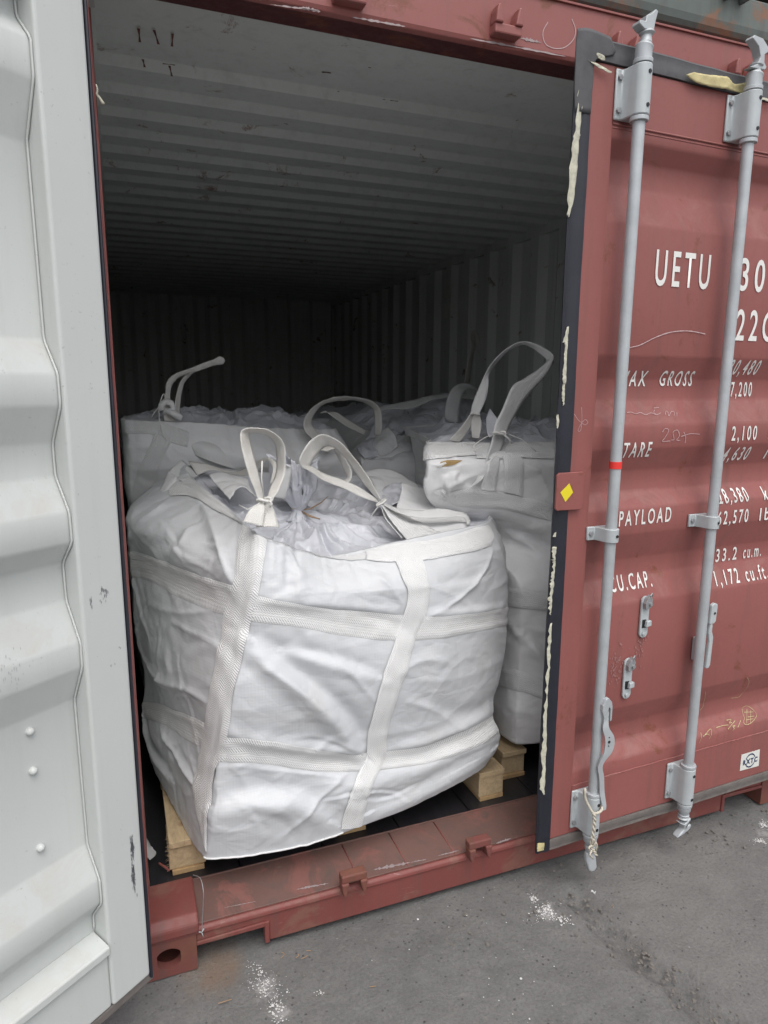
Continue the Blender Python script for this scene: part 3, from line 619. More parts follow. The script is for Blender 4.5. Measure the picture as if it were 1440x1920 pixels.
# lock rods
def arcpipe(mb, t, z0, z1, off, r, n=20):
    ring = [(t+r*math.cos(a), off+r*math.sin(a)) for a in np.linspace(0, 2*math.pi, n, endpoint=False)]
    mb.prism(ring, z0, z1, lambda a, b_, q: R3(a, q, b_))
RO = .047
for (t, bz, ztop, zbot) in ((.1225, .006, 2.43, .16), (.5225, .003, 2.42, .17)):
    first = t < .3
    mb = MB(); arcpipe(mb, t, zbot+.02, ztop, RO, .0160, 24)
    rod = mb.build('lock_rod', M_rod, dr, smooth='auto')
    for (za, zb_, top) in ((2.278, 2.400, 1), (.208, .338, 0)):
        # wrap-around bearing bracket with bolted flange
        mb = MB(); a0 = -math.pi*.5
        shell = []
        for a in np.linspace(-.5*math.pi-.2, .9*math.pi, 18): shell.append((t+.0245*math.cos(a), RO+.0245*math.sin(a)))
        outer = shell+[(t-.0245, .010), (t-.058, .010), (t-.058, .003), (t+.0235, .003), (t+.0245, .02)]
        loop = [(t+.0245, .004), (t+.0250, RO-.01)]+[(t+.0245*math.cos(a), RO+.0245*math.sin(a)) for a in np.linspace(0, math.pi*.92, 14)]+[(t-.0245, RO-.012), (t-.026, .016), (t-.030, .0085), (t-.048, .0085), (t-.048, .0005), (t+.0245, .0005)]
        mb.prism(loop, za, zb_, lambda a, b_, q: R3(a, q, b_)); br = mb.build('rod_bracket', M_brk, dr, bevel=.0035, smooth='auto')
        mb = MB()
        for zz_ in (za+.022, zb_-.022):
            ring = [(t-.038+.0075*math.cos(a), zz_+.0075*math.sin(a)) for a in np.linspace(0, 2*math.pi, 7)[:-1]]; mb = MB(); mb.prism(ring, .0085, .015, lambda a, b_, q: R3(a, b_, q)); mb.build('bolt', M_bolt, br, bevel=.001)
        mb = MB()
        for zz_ in (za+.022, zb_-.022):
            c0 = R3(t+.003, zz_, RO+.0240); dd = (R3(t+.1, zz_, RO+.9)-c0)*.006; mb = MB(); mb.tube([c0-dd*.3, c0+dd*.4], .0052, 10); mb.build('bolt', M_dark, br)
        mb = MB(); arcpipe(mb, t, zb_+.001, zb_+.012, RO, .0248, 22); mb.build('bushing', M_rod, br, smooth='auto', bevel=.0015); mb = MB(); arcpipe(mb, t, za-.012, za-.001, RO, .0240, 22); mb.build('bushing', M_rod, br, smooth='auto', bevel=.0015)
    # mid guide strap
    zg = 1.168 if first else 1.176; mb = MB()
    loop = [(t+.020, .004), (t+.0205, RO-.006)]+[(t+.0222*math.cos(a), RO+.0222*math.sin(a)) for a in np.linspace(0, math.pi*.95, 12)]+[(t-.024, RO-.02), (t-.028, .010), (t-.052, .008), (t-.052, .0005), (t+.022, .0005)]
    mb.prism(loop, zg-.020, zg+.020, lambda a, b_, q: R3(a, q, b_)); gd = mb.build('rod_guide', M_brk, dr, bevel=.003, smooth='auto')
    mb = MB(); ring = [(t-.040+.0075*math.cos(a), zg+.008*math.sin(a)) for a in np.linspace(0, 2*math.pi, 7)[:-1]]; mb.prism(ring, .008, .014, lambda a, b_, q: R3(a, b_, q)); mb.build('bolt', M_bolt, gd, bevel=.001)
    mb = MB(); c0 = R3(t+.004, zg, RO+.0218); dd = (R3(t+.1, zg, RO+.9)-c0)*.006; mb.tube([c0-dd*.3, c0+dd*.4], .0045, 10); mb.build('bolt', M_dark, gd)
    # cams: neck, flange, curved jaw
    F3 = lambda a, b_, q: R3(t+a, b_, RO+q)
    mb = MB(); zt = 2.412
    mb.tube([R3(t, zt, RO), R3(t, zt+.024, RO), R3(t+.002, zt+.030, RO), R3(t+.004, zt+.040, RO)], [.0215, .0215, .0235, .014], 18)
    if first:
        mb.tube([R3(t+.004, zt+.038, RO), R3(t+.005, zt+.055, RO), R3(t+.006, zt+.062, RO), R3(t+.004, zt+.070, RO)], [.0165, .013, .021, .012], 14)
        mb.prism([(-.012, zt+.064), (-.030, zt+.074), (-.028, zt+.082), (-.010, zt+.082), (-.008, zt+.096), (.008, zt+.103), (.020, zt+.115), (.028, zt+.112), (.022, zt+.088), (.018, zt+.066)], -.016, .012, F3)
    else:
        mb.tube([R3(t+.002, zt+.038, RO), R3(t+.002, zt+.048, RO), R3(t+.003, zt+.054, RO)], [.015, .013, .020], 14)
        mb.prism([(-.036, zt+.040), (-.008, zt+.052), (.002, zt+.072), (-.010, zt+.096), (-.036, zt+.112), (-.030, zt+.120), (.004, zt+.117), (.030, zt+.098), (.030, zt+.088), (.016, zt+.080), (.018, zt+.060), (.028, zt+.050), (.022, zt+.042)], -.012, .014, F3)
    mb.build('cam', M_rod, rod, bevel=.0065, smooth='auto', seg=3)
    mb = MB(); zb0 = .195
    mb.tube([R3(t, zb0, RO), R3(t, zb0-.014, RO), R3(t+.001, zb0-.020, RO), R3(t+.003, zb0-.034, RO)], [.021, .021, .017, .014], 18)
    if first:
        mb.tube([R3(t+.002, zb0-.03, RO), R3(t+.003, zb0-.055, RO)], [.018, .015], 14)
        F4 = lambda a, b_, q: R3(t+a+.006, b_, RO+q)
        prg = [(-.020, .142), (-.022, .120), (-.006, .076), (.004, .066), (.018, .066), (.026, .078), (.020, .110), (.010, .140)]
        mb.prism(prg, -.008, .006, F4)
    else:
        mb.tube([R3(t, zb0-.03, RO), R3(t, zb0-.040, RO), R3(t, zb0-.044, RO)], [.02, .013, .022], 14)
        mb.prism([(-.026, zb0-.052), (-.004, zb0-.060), (.022, zb0-.044), (.020, zb0-.054), (.006, zb0-.070), (.026, zb0-.070), (.022, zb0-.085), (-.004, zb0-.098), (-.034, zb0-.106), (-.020, zb0-.092), (-.004, zb0-.082), (-.006, zb0-.068)], -.012, .014, F3)
    mb.build('cam', M_rod, rod, bevel=.004, smooth='auto', seg=3)
    if first:
        mb = MB(); ring = [(t+.0177*math.cos(a), RO+.0177*math.sin(a)) for a in np.linspace(0, 2*math.pi, 21)[:-1]]; mb.prism(ring, 1.362, 1.382, lambda a, b_, q: R3(a, q, b_)); mb.build('red_tape_band', M_redt, rod, smooth='auto')
        # folding handle hanging from its clevis
        mb = MB()
        cl = [(.002, .668), (.012, .672), (.026, .656), (.030, .640), (.030, .596), (.024, .592), (.022, .634), (.016, .640), (.012, .600), (.004, .596), (-.008, .630), (-.008, .650)]
        mb.prism(cl, .014, .026, F3); clv = mb.build('handle_clevis', M_rod, rod, bevel=.002)
        hp = [(.010, .625, .020, .008), (.008, .598, .022, .009), (.006, .575, .026, .012), (.020, .545, .028, .017), (.023, .515, .028, .018), (.016, .490, .028, .016), (.000, .466, .026, .010), (-.004, .445, .024, .009), (.006, .41, .022, .009), (.012, .36, .022, .009), (.020, .315, .026, .008), (.022, .298, .026, .006)]
        C_ = cr(np.array(hp), 50); vs = []
        for q in C_:
            for (a, d_) in ((-1, 0), (-.8, .004), (.8, .004), (1, 0), (.8, -.003), (-.8, -.003)): vs.append(R3(t+q[0]+a*q[3], q[1], RO+q[2]+d_+(.004 if abs(a) == 1 else 0)))
        mb = MB(); mb.add(vs, [(i*6+j, i*6+(j+1) % 6, (i+1)*6+(j+1) % 6, (i+1)*6+j) for i in range(49) for j in range(6)]+[tuple(range(6)), tuple(range(294, 300))]); h_ = mb.build('handle', M_rod, rod, smooth='auto')
        mb = MB()
        for (a, z, r_) in ((.019, .530, .0045), (.018, .545, .002), (.018, .517, .002)):
            c0 = R3(t+a, z, RO+.0325); mb.tube([c0-np.array([0, -.001, 0]), c0+np.array([0, -.001, 0])], r_, 10)
        mb.build('handle_hole_shade', M_dark, h_)  # solid dark discs on the handle, painted as the shade in its holes
    else:
        mb = MB()
        mb.prism([(.020, .905), (.030, .912), (.044, .908), (.046, .898), (.044, .850), (.036, .842), (.018, .842)], .004, .016, F3)
        mb.prism([(.022, .842), (.034, .842), (.034, .815), (.042, .795), (.040, .700), (.034, .690), (.022, .690), (.026, .78), (.020, .81)], .002, .014, F3); mb.box((.030, .000, .70), (.055, .03, .78), 0, lambda a, b_, c_: R3(t+a-.012, c_, b_))
        h_ = mb.build('handle', M_brk, rod, bevel=.003)
        mb = MB(); c0 = R3(t+.034, .878, RO+.0165); mb.tube([c0, c0+np.array([0, -.0012, 0])], .004, 10); mb.build('bolt', M_dark, h_)
# seal catches
for (tc_, zc) in ((.318, .880), (.267, .683)):
    mb = MB(); pl = [(tc_+.0165*math.cos(a), zc+.052+.0165*math.sin(a)) for a in np.linspace(0, math.pi, 9)]+[(tc_+.0165*math.cos(a), zc-.052+.0165*math.sin(a)) for a in np.linspace(math.pi, 2*math.pi, 9)]
    mb.prism(pl, .001, .008, lambda a, b_, q: R3(a, b_, q)); ca = mb.build('seal_catch', M_brk, dr, bevel=.0015)
    mb = MB(); mb.box((tc_-.010, .0082, zc-.035), (tc_+.006, .0088, zc-.008), 0, TR); mb.build('slot_shade', M_dark, ca)  # dark strip laid on the plate as the painted shade of a slot
    mb = MB(); mb.prism([(tc_-.002, zc-.030), (tc_+.019, zc-.028), (tc_+.018, zc-.010), (tc_, zc-.012)], .009, .020, lambda a, b_, q: R3(a, b_, q)); mb.tube([R3(tc_-.002, zc-.054, .008), R3(tc_-.002, zc-.054, .014)], .007, 10); mb.build('latch_tongue', M_brk, ca, bevel=.002)
    mb = MB(); mb.prism([(tc_-.012, zc+.030), (tc_+.010, zc+.034), (tc_+.014, zc+.058), (tc_+.006, zc+.074), (tc_-.006, zc+.064), (tc_-.014, zc+.048)], .009, .022, lambda a, b_, q: R3(a, b_, q)); mb.tube([R3(tc_+.004, zc+.046, .02), R3(tc_+.004, zc+.046, .028)], .006, 8)
    mb.tube([R3(tc_+.006, zc+.058, .020), R3(tc_+.002, zc+.074, .022), R3(tc_+.010, zc+.080, .020), R3(tc_+.014, zc+.068, .018)], .0022, 6); mb.build('latch_pivot', M_bolt, ca, bevel=.002)
# chalk and scratch marks on the door
def chalk(pts, w=.0012, mt=M_chalk, off=.0012, jit=.0, parent=dr, name='chalk_mark'):
    Q = []
    for p in pts:
        t_, z_ = R3px(*p)
        if t_ > .078: t_, z_ = R3px(p[0], p[1], -depth_at(z_))
        Q.append((t_, z_))
    Q = cr(np.array(Q), max(8, len(Q)*6)); mb_ = MB(); k = len(Q); d = np.gradient(Q, axis=0); d /= np.linalg.norm(d, axis=1)[:, None]+1e-9; n_ = np.stack([-d[:, 1], d[:, 0]], 1)
    ww = w*np.array([.5+.9*abs(noise.noise(Vector((i*.7, w*999, 0)))) for i in range(k)])[:, None]
    A, B = Q+n_*ww, Q-n_*ww; mb_.add([R3(a[0], a[1], off-depth_at(a[1]) if a[0] > .078 else off) for a in A]+[R3(a[0], a[1], off-depth_at(a[1]) if a[0] > .078 else off) for a in B], [(i, i+1, k+i+1, k+i) for i in range(k-1)]); return mb_
def marks(name, lst, mt, parent=dr):
    a = MB()
    for pts, w in lst:
        m_ = chalk(pts, w); a.add(m_.v, m_.f)
    o = a.build(name, mt, parent); o['kind'] = 'stuff'; return o
zz3 = lambda *P_: [z3(*p) for p in P_]; zz4 = lambda *P_: [z4(*p) for p in P_]
marks('chalk_mark', [([z2(*p) for p in ((740, 1740), (800, 1725), (870, 1690), (950, 1662), (1040, 1655), (1125, 1670))], .0018),
    (zz3((288, 408), (310, 440), (330, 455), (350, 440), (365, 455), (350, 470), (330, 462), (310, 500), (325, 500), (332, 440), (330, 370)), .0009)], M_chalk)
marks('chalk_mark', [(zz3((785, 510), (800, 490), (820, 500), (800, 540), (785, 562), (830, 560)), .0012), (zz3((835, 555), (850, 550), (845, 510), (870, 500), (880, 530), (865, 555), (885, 556)), .0012), (zz3((905, 510), (915, 540), (912, 572)), .0012), (zz3((890, 535), (940, 520), (995, 522)), .0012),
    (zz3((585, 400), (610, 398), (635, 408), (660, 400), (690, 412), (720, 402), (750, 412), (775, 402)), .001), (zz3((735, 375), (765, 372)), .001), (zz3((740, 385), (735, 400), (750, 412)), .001), (zz3((800, 412), (803, 392), (815, 400), (820, 418), (835, 395), (850, 398), (850, 420)), .001), (zz3((865, 400), (866, 422)), .001)], M_chalk)
marks('chalk_mark', [(zz4((1015, 900), (1040, 850), (1048, 915)), .0011), (zz4((1012, 900), (1030, 885), (1050, 895)), .0011), (zz4((1070, 842), (1100, 832), (1140, 828)), .0011), (zz4((1125, 800), (1150, 795), (1140, 815), (1155, 812)), .0011), (zz4((1170, 800), (1150, 860)), .0011), (zz4((1170, 840), (1185, 835), (1178, 850), (1190, 855), (1180, 868)), .0011), (zz4((1205, 800), (1208, 850)), .0011),
    ([z4(1257+36*math.cos(a), 782+52*math.sin(a)) for a in np.linspace(0, 6.6, 16)], .0011), (zz4((1232, 760), (1280, 755)), .0011), (zz4((1240, 780), (1278, 776)), .0011), (zz4((1238, 800), (1282, 795)), .0011), (zz4((1255, 745), (1252, 825)), .0011), (zz4((1270, 750), (1275, 820)), .0011),
    (zz4((1030, 650), (1030, 700), (1018, 735), (995, 755)), .0009), (zz4((1262, 570), (1275, 600), (1262, 640), (1225, 680), (1180, 690)), .0009), (zz4((985, 870), (992, 940)), .0009)], M_tapey)
def hdrmark(pts, w, mt=M_chalk):
    Q = cr(np.array([aty(*p, -.0012) for p in pts]), 40); mb_ = MB(); k = len(Q); d = np.gradient(Q, axis=0); n_ = np.stack([-d[:, 2], 0*d[:, 0], d[:, 0]], 1); n_ /= np.linalg.norm(n_, axis=1)[:, None]+1e-9
    mb_.add([tuple(q) for q in Q+n_*w]+[tuple(q) for q in Q-n_*w], [(i, i+1, k+i+1, k+i) for i in range(k-1)]); return mb_.build('chalk_mark', mt, CT)
hdrmark([z2(340, 110), z2(315, 160), z2(325, 215), z2(365, 240), z2(420, 238), z2(465, 200), z2(478, 150), z2(460, 95)], .0010)
scrape(*z2(200, 190), *z2(308, 214), .012, 77, off=-.0012)
# scratches of white dust around the catches
def smudge(c0, w, h, seed, cnt, mt, parent=dr, name='dust_smudge', sz=.004):
    random.seed(seed); mb_ = MB()
    for i in range(cnt):
        t, z = random.gauss(c0[0], w), random.gauss(c0[1], h); s = random.uniform(.3, 1)*sz; k = 5
        ps = [(t+s*random.uniform(.4, 1)*math.cos(a), z+1.6*s*random.uniform(.4, 1)*math.sin(a)) for a in np.linspace(0, 2*math.pi, k+1)[:-1]]
        mb_.add([R3(p[0], p[1], .0009-depth_at(p[1])) for p in ps], [tuple(range(k))])
    o = mb_.build(name, mt, parent); o['kind'] = 'stuff'; return o
M_faint = simple('faint_stamp', (.40, .41, .43), .7, 0, .1, 60, .1, .001)
M_dust = simple('faint_dust', (.34, .165, .155), .85, 0, .12, 50, .2, .001)
smudge((.315, .775), .012, .030, 3, 60, M_dust); smudge((.225, .735), .018, .030, 4, 80, M_dust); smudge((.12, .6), .05, .2, 5, 30, M_dust, sz=.002)
# tape remnants on the gasket
def tapestrip(edges, mt, seed, off=.008, jag=.004, thick=.0012, name='tape_remnant'):
    """edges: list of ((pxL,pyL),(pxR,pyR)) down the door"""
    random.seed(seed); A = cr(np.array([R3px(*e[0], off) for e in edges]), 46); B = cr(np.array([R3px(*e[1], off) for e in edges]), 46); B = A+(B-A)*.82; G_ = []
    for i, (a, b_) in enumerate(zip(A, B)):
        ja = random.uniform(-jag, jag); a = a+np.array([jag*.7*noise.noise(Vector((i*.35, seed, 1)))+random.uniform(-.3, .3)*jag, 0]); b_ = b_+np.array([random.uniform(-.35, .35)*jag, 0]); row = []
        for q in np.linspace(0, 1, 6):
            p = a*(1-q)+b_*q; row.append(R3(p[0]+ja*(1-q), p[1], off+.003*noise.noise(Vector((p[0]*60, p[1]*60, seed)))))
        G_.append(row)
    return grid_mesh(name, np.array(G_), mt, dr, None, thick)
tapestrip([(zT(265, 300), zT(275, 300)), (zT(262, 400), zT(274, 400)), (zT(235, 470), zT(268, 440)), (zT(222, 600), zT(258, 600)), (zT(210, 720), zT(248, 720)), (zT(200, 850), zT(238, 850)), (zT(180, 920), zT(236, 900)), (zT(172, 1020), zT(225, 1020)), ((1066, 350), (1083, 340)), ((1065, 400), (1074, 385)), ((1066, 408), (1068, 406))], M_tape, 1)
tapestrip([(zT(285, 385), zT(300, 400)), (zT(330, 425), zT(345, 408)), (zT(390, 455), zT(400, 435)), (zT(432, 472), zT(437, 462))], M_tape, 2, .012, .001)
tapestrip([(zT(335, 345), zT(345, 338)), (zT(350, 370), zT(372, 345)), (zT(375, 388), zT(390, 360)), (zT(388, 388), zT(392, 380))], M_tape, 5, .012, .001)
tapestrip([(zT(912, 482), zT(975, 460)), (zT(990, 535), zT(1040, 465)), (zT(1090, 560), zT(1120, 470)), (zT(1180, 575), zT(1185, 480)), (zT(1240, 590), zT(1215, 530)), (zT(1300, 612), zT(1300, 510)), (zT(1315, 600), zT(1335, 495))], M_tapey, 3, .016, .002, .0012)
tapestrip([(zT(1395, 640), zT(1398, 622)), (zT(1430, 650), zT(1435, 630)), (zT(1480, 680), zT(1480, 655))], M_tape, 8, .012, .001)
tapestrip([(z3(240, 0), z3(252, 0)), (z3(232, 100), z3(246, 100)), (z3(226, 200), z3(242, 200)), (z3(222, 300), z3(240, 300)), (z3(228, 365), z3(236, 350))], M_tape, 6, .008, .002)
tapestrip([(z2(436, 1635), z2(446, 1632)), (z2(415, 1710), z2(445, 1700)), (z2(426, 1712), z2(442, 1705)), (z2(420, 1800), z2(436, 1800)), (z2(414, 1920), z2(434, 1920))], M_tape, 16, .008, .001)
tapestrip([(z3(192, 415), z3(204, 412)), (z3(190, 450), z3(208, 450)), (z3(194, 490), z3(200, 488))], M_tape, 7, .008, .001)
tapestrip([(z3(178, 1078), z3(192, 1072)), (z3(170, 1100), z3(188, 1100)), ], M_tape, 9, .008, .001)
tapestrip([(z3(168, 1155), z3(192, 1155)), (z3(165, 1220), z3(186, 1225)), (z3(170, 1250), z3(188, 1255)), (z3(160, 1330), z3(182, 1330)), (z3(156, 1400), z3(176, 1400)), (z3(146, 1480), z3(166, 1480)), (z3(150, 1540), z3(160, 1540))], M_tape, 10, .008, .005)
tapestrip([(z4(156, 270), z4(164, 262)), (z4(144, 380), z4(162, 380)), (z4(136, 500), z4(158, 500)), (z4(128, 640), z4(146, 640)), (z4(122, 800), z4(138, 800)), (z4(112, 950), z4(136, 950)), (z4(106, 1080), z4(134, 1080)), (z4(98, 1190), z4(128, 1200)), (z4(118, 1230), z4(126, 1228))], M_tape, 11, .008, .005)
tapestrip([(z4(84, 1505), z4(130, 1500)), (z4(82, 1550), z4(128, 1540))], M_tapey, 12, .008, .002)
# ---- left door (swung right back, white inside face towards the camera)
TL = lambda t, o_, z: L3(t, z, o_)
mb = MB()
for a, b_ in (((.0, -.055, .175), (.105, 0, 2.41)), ((TW-.105, -.055, .175), (TW, 0, 2.41)), ((.105, -.055, 2.290), (TW-.105, 0, 2.41)), ((.105, -.055, .175), (TW-.105, -.004, .335))): mb.box(a, b_, 0, TL)
dl = mb.build('door', M_white, CT, bevel=.007, seg=3)
mb = MB(); DL = .036; k = len(SP)
mb.add([L3(.104, z, -.050+DL*h) for z, h in SP]+[L3(TW-.104, z, -.050+DL*h) for z, h in SP], [(i, i+1, k+i+1, k+i) for i in range(k-1)])
mb.add([L3(.104, 2.271, -.05), L3(TW-.104, 2.271, -.05), L3(TW-.104, 2.30, -.05), L3(.104, 2.30, -.05), L3(.104, .353, -.05), L3(TW-.104, .353, -.05), L3(TW-.104, .30, -.05), L3(.104, .30, -.05)], [(0, 1, 2, 3), (4, 5, 6, 7)])
mb.add([L3(.104, z, -.056+DL*h) for z, h in SP]+[L3(TW-.104, z, -.056+DL*h) for z, h in SP], [(i, i+1, k+i+1, k+i) for i in range(k-1)], 1)
mb.build('panel', [M_white, M_red], dl, smooth='auto')
# weld bead following the corrugation at the stile
bead = [L3(.108+.0015*noise.noise(Vector((z*40, 0, 0))), z, -.047+DL*h+.001) for z, h in SP]; dense = []
for a, b_ in zip(bead[:-1], bead[1:]):
    kq = max(2, int(abs(a[2]-b_[2])/.01)); dense += [a*(1-q)+b_*q for q in np.linspace(0, 1, kq, endpoint=False)]
mb = MB(); mb.tube(dense, [.0024+.0006*noise.noise(Vector((i*.9, 1, 0))) for i in range(len(dense))], 6); mb.build('weld_bead', M_white, dl, smooth=True)
mb = MB()   # gasket lip on the hinge edge
zs = np.linspace(.165, 2.45, 70); prof = [(0, .001), (-.002, .003), (-.005, .002), (-.007, -.003), (-.007, -.05), (0, -.05)]; vs = []
for z in zs:
    for (t, o_) in prof: vs.append(L3(t+(.6*wav(z*1.7, 3) if t < 0 else 0), z, o_))
kk = 6; fs = [(i*kk+j, i*kk+(j+1) % kk, (i+1)*kk+(j+1) % kk, (i+1)*kk+j) for i in range(len(zs)-1) for j in range(kk)]; mb.add(vs, fs); mb.build('gasket', M_rubber, dl, smooth='auto')
mb = MB(); mb.box((-.014, -.05, .150), (TW, -.006, .174), 0, TL); mb.build('gasket', M_rubdust, dl, bevel=.004)
# bolts of the handle hardware coming through
for (px, py) in ((55, 1371), (61, 1445), (75, 1589)):
    d = ray(px, py); o2 = CP[:2]-(LE+LN*(-.05)); tt = -(o2@LN)/(d[:2]@LN); X_ = CP+d*tt; t_, z_ = (X_[:2]-LE)@LU, X_[2]
    mb = MB(); mb.tube([L3(t_, z_, -.05), L3(t_, z_, -.045), L3(t_, z_, -.041), L3(t_, z_, -.039)], [.0085, .0085, .006, .0015], 14); mb.build('bolt', M_white, dl, smooth='auto')
# angle ledge on the bottom rail
mb = MB(); mb.prism([(-.0035, .330), (-.050, .340), (-.050, .356), (.004, .344), (.008, .340), (.008, .322), (-.0035, .322)], .108, TW-.106, lambda a, b_, q: L3(q, b_, a)); mb.build('bottom_ledge', M_white, dl, bevel=.002)
def lsm(px0, py0, w, h, seed, cnt, mt, off=.0008, sz=.003):
    d = ray(px0, py0); o2 = CP[:2]-(LE+LN*off); tt = -(o2@LN)/(d[:2]@LN); X_ = CP+d*tt; t_, z_ = (X_[:2]-LE)@LU, X_[2]; random.seed(seed); mb_ = MB()
    for i in range(cnt):
        t, z = t_+random.gauss(0, w), z_+random.gauss(0, h); s = random.uniform(.25, 1)*sz
        mb_.add([L3(t+s*random.uniform(.4, 1)*math.cos(a)*.5, z+2.4*s*random.uniform(.4, 1)*math.sin(a), off) for a in np.linspace(0, 5.2, 6)], [tuple(range(6))])
    o = mb_.build('scuff_mark', mt, dl); o['kind'] = 'stuff'; return o
lsm(248, 1590, .0022, .013, 1, 110, M_smear, sz=.0032); lsm(250, 1640, .0022, .020, 2, 150, M_smear, sz=.0032); lsm(195, 1113, .006, .008, 3, 30, M_smear); lsm(171, 1128, .001, .006, 4, 10, M_smear); lsm(190, 1400, .03, .4, 7, 14, M_smear, sz=.0014)
lsm(210, 1247, .005, .004, 8, 8, M_smear, sz=.0018); lsm(225, 1215, .002, .003, 9, 5, M_smear, sz=.0018)
lsm(15, 1268, .03, .022, 12, 60, M_faint, -.0135, .0025)
# twist of tape fluttering from the left jamb
mb = MB(); mb.tube([aty(*p, -.02) for p in ((180, 158), (183, 168), (181, 176), (186, 183), (192, 192), (194, 196))], [.0012, .002, .0022, .003, .0035, .004], 6); o = mb.build('tape_wisp', M_tape, smooth=True); tag(o, 'small cream shred of tape hanging on the left door jamb', 'tape')

# ================================================================== neighbours
ng = thing('shipping_container', 'second red container just visible past the open white door at lower left', 'container')
casting(-.25, 0, ng, M_sill)
mb = MB(); mb.box((-.25, 0, .119), (-.205, .15, 2.472)); mb.box((-.130, 0, .119), (-.088, .15, 2.472)); mb.build('corner_post', M_redf, ng, bevel=.005)
mb = MB(); mb.box((-2.52, .02, .03), (-.25, 5.9, 2.58)); mb.box((-.25, .155, .14), (-.105, 5.9, 2.58)); mb.build('body', M_redf, ng)
gn = thing('shipping_container', 'weathered grey-green container stacked on top of the red one', 'container')
mb = MB(); mb.prism([(.022, 2.597), (.012, 2.601), (.004, 2.612), (.0, 2.63), (.0, 2.705), (.03, 2.72), (.14, 2.76), (.14, 2.597)], -.0, 2.438, YZ); mb.build('sill', M_green, gn, bevel=.003)
mb = MB(); mb.box((0, .14, 2.60), (2.438, 6.05, 5.18)); mb.box((.0, .02, 2.78), (2.438, .139, 5.18)); mb.build('body', M_green, gn)
keeper(1.78, 2.712, False, M_green, .0, gn)

# ================================================================== pallets
def pallet(x0, y0, label, seed):
    random.seed(seed); t_ = thing('pallet', label, 'pallet', 'wooden pallets under the bulk bags'); w, d = 1.13, 1.0
    for j, xx in enumerate((x0, x0+w/2-.05, x0+w-.10)):
        mb = MB(); mb.box((xx+.004, y0, .1602), (xx+.096, y0+d, .1755)); mb.build('bottom_board', M_woodd, t_, bevel=.0015)
        for k in range(3):
            yy = y0+k*(d-.13)/2; mb = MB(); mb.box((xx+random.uniform(-.004, .0), yy+.002+random.uniform(0, .006), .176), (xx+.100+random.uniform(-.004, .004), yy+.128, .2495)); mb.build('block', M_wood, t_, bevel=.0025)
        mb = MB(); mb.box((xx-.002, y0-.002, .250), (xx+.098, y0+d, .2695)); mb.build('deck_board', M_wood, t_, bevel=.002)
    for k in range(5):
        yy = y0+.075+k*(d-.22)/4
        for xa in (x0+.0985, x0+w/2+.0485): mb = MB(); mb.box((xa, yy, .251), (xa+.4135, yy+.09, .268)); mb.build('cross_board', M_wood, t_, bevel=.0015)
    return t_
pallet(.113, .185, 'raw pine pallet under the big front bag, block ends showing at lower left', 1)
pallet(1.288, .272, 'raw pine pallet at right, its corner showing between the bags and the closed door', 2)
pallet(.10, 1.27, 'pine pallet under the second bag on the left, behind the front pallet', 3)
pallet(1.25, 1.50, 'pine pallet under the second bag on the right', 4)
mb = MB()
random.seed(5)
for i in range(26):   # splinters on the sawn edge
    z = random.uniform(.178, .268); y = .184+random.uniform(-.002, .06); mb.tube([(.113, y, z), (.108-random.uniform(0, .008), y-random.uniform(0, .008), z+random.uniform(-.010, .004))], [.0010, .0003], 4)
o = mb.build('splinter_fringe', M_wood); o.parent = bpy.data.objects['pallet']

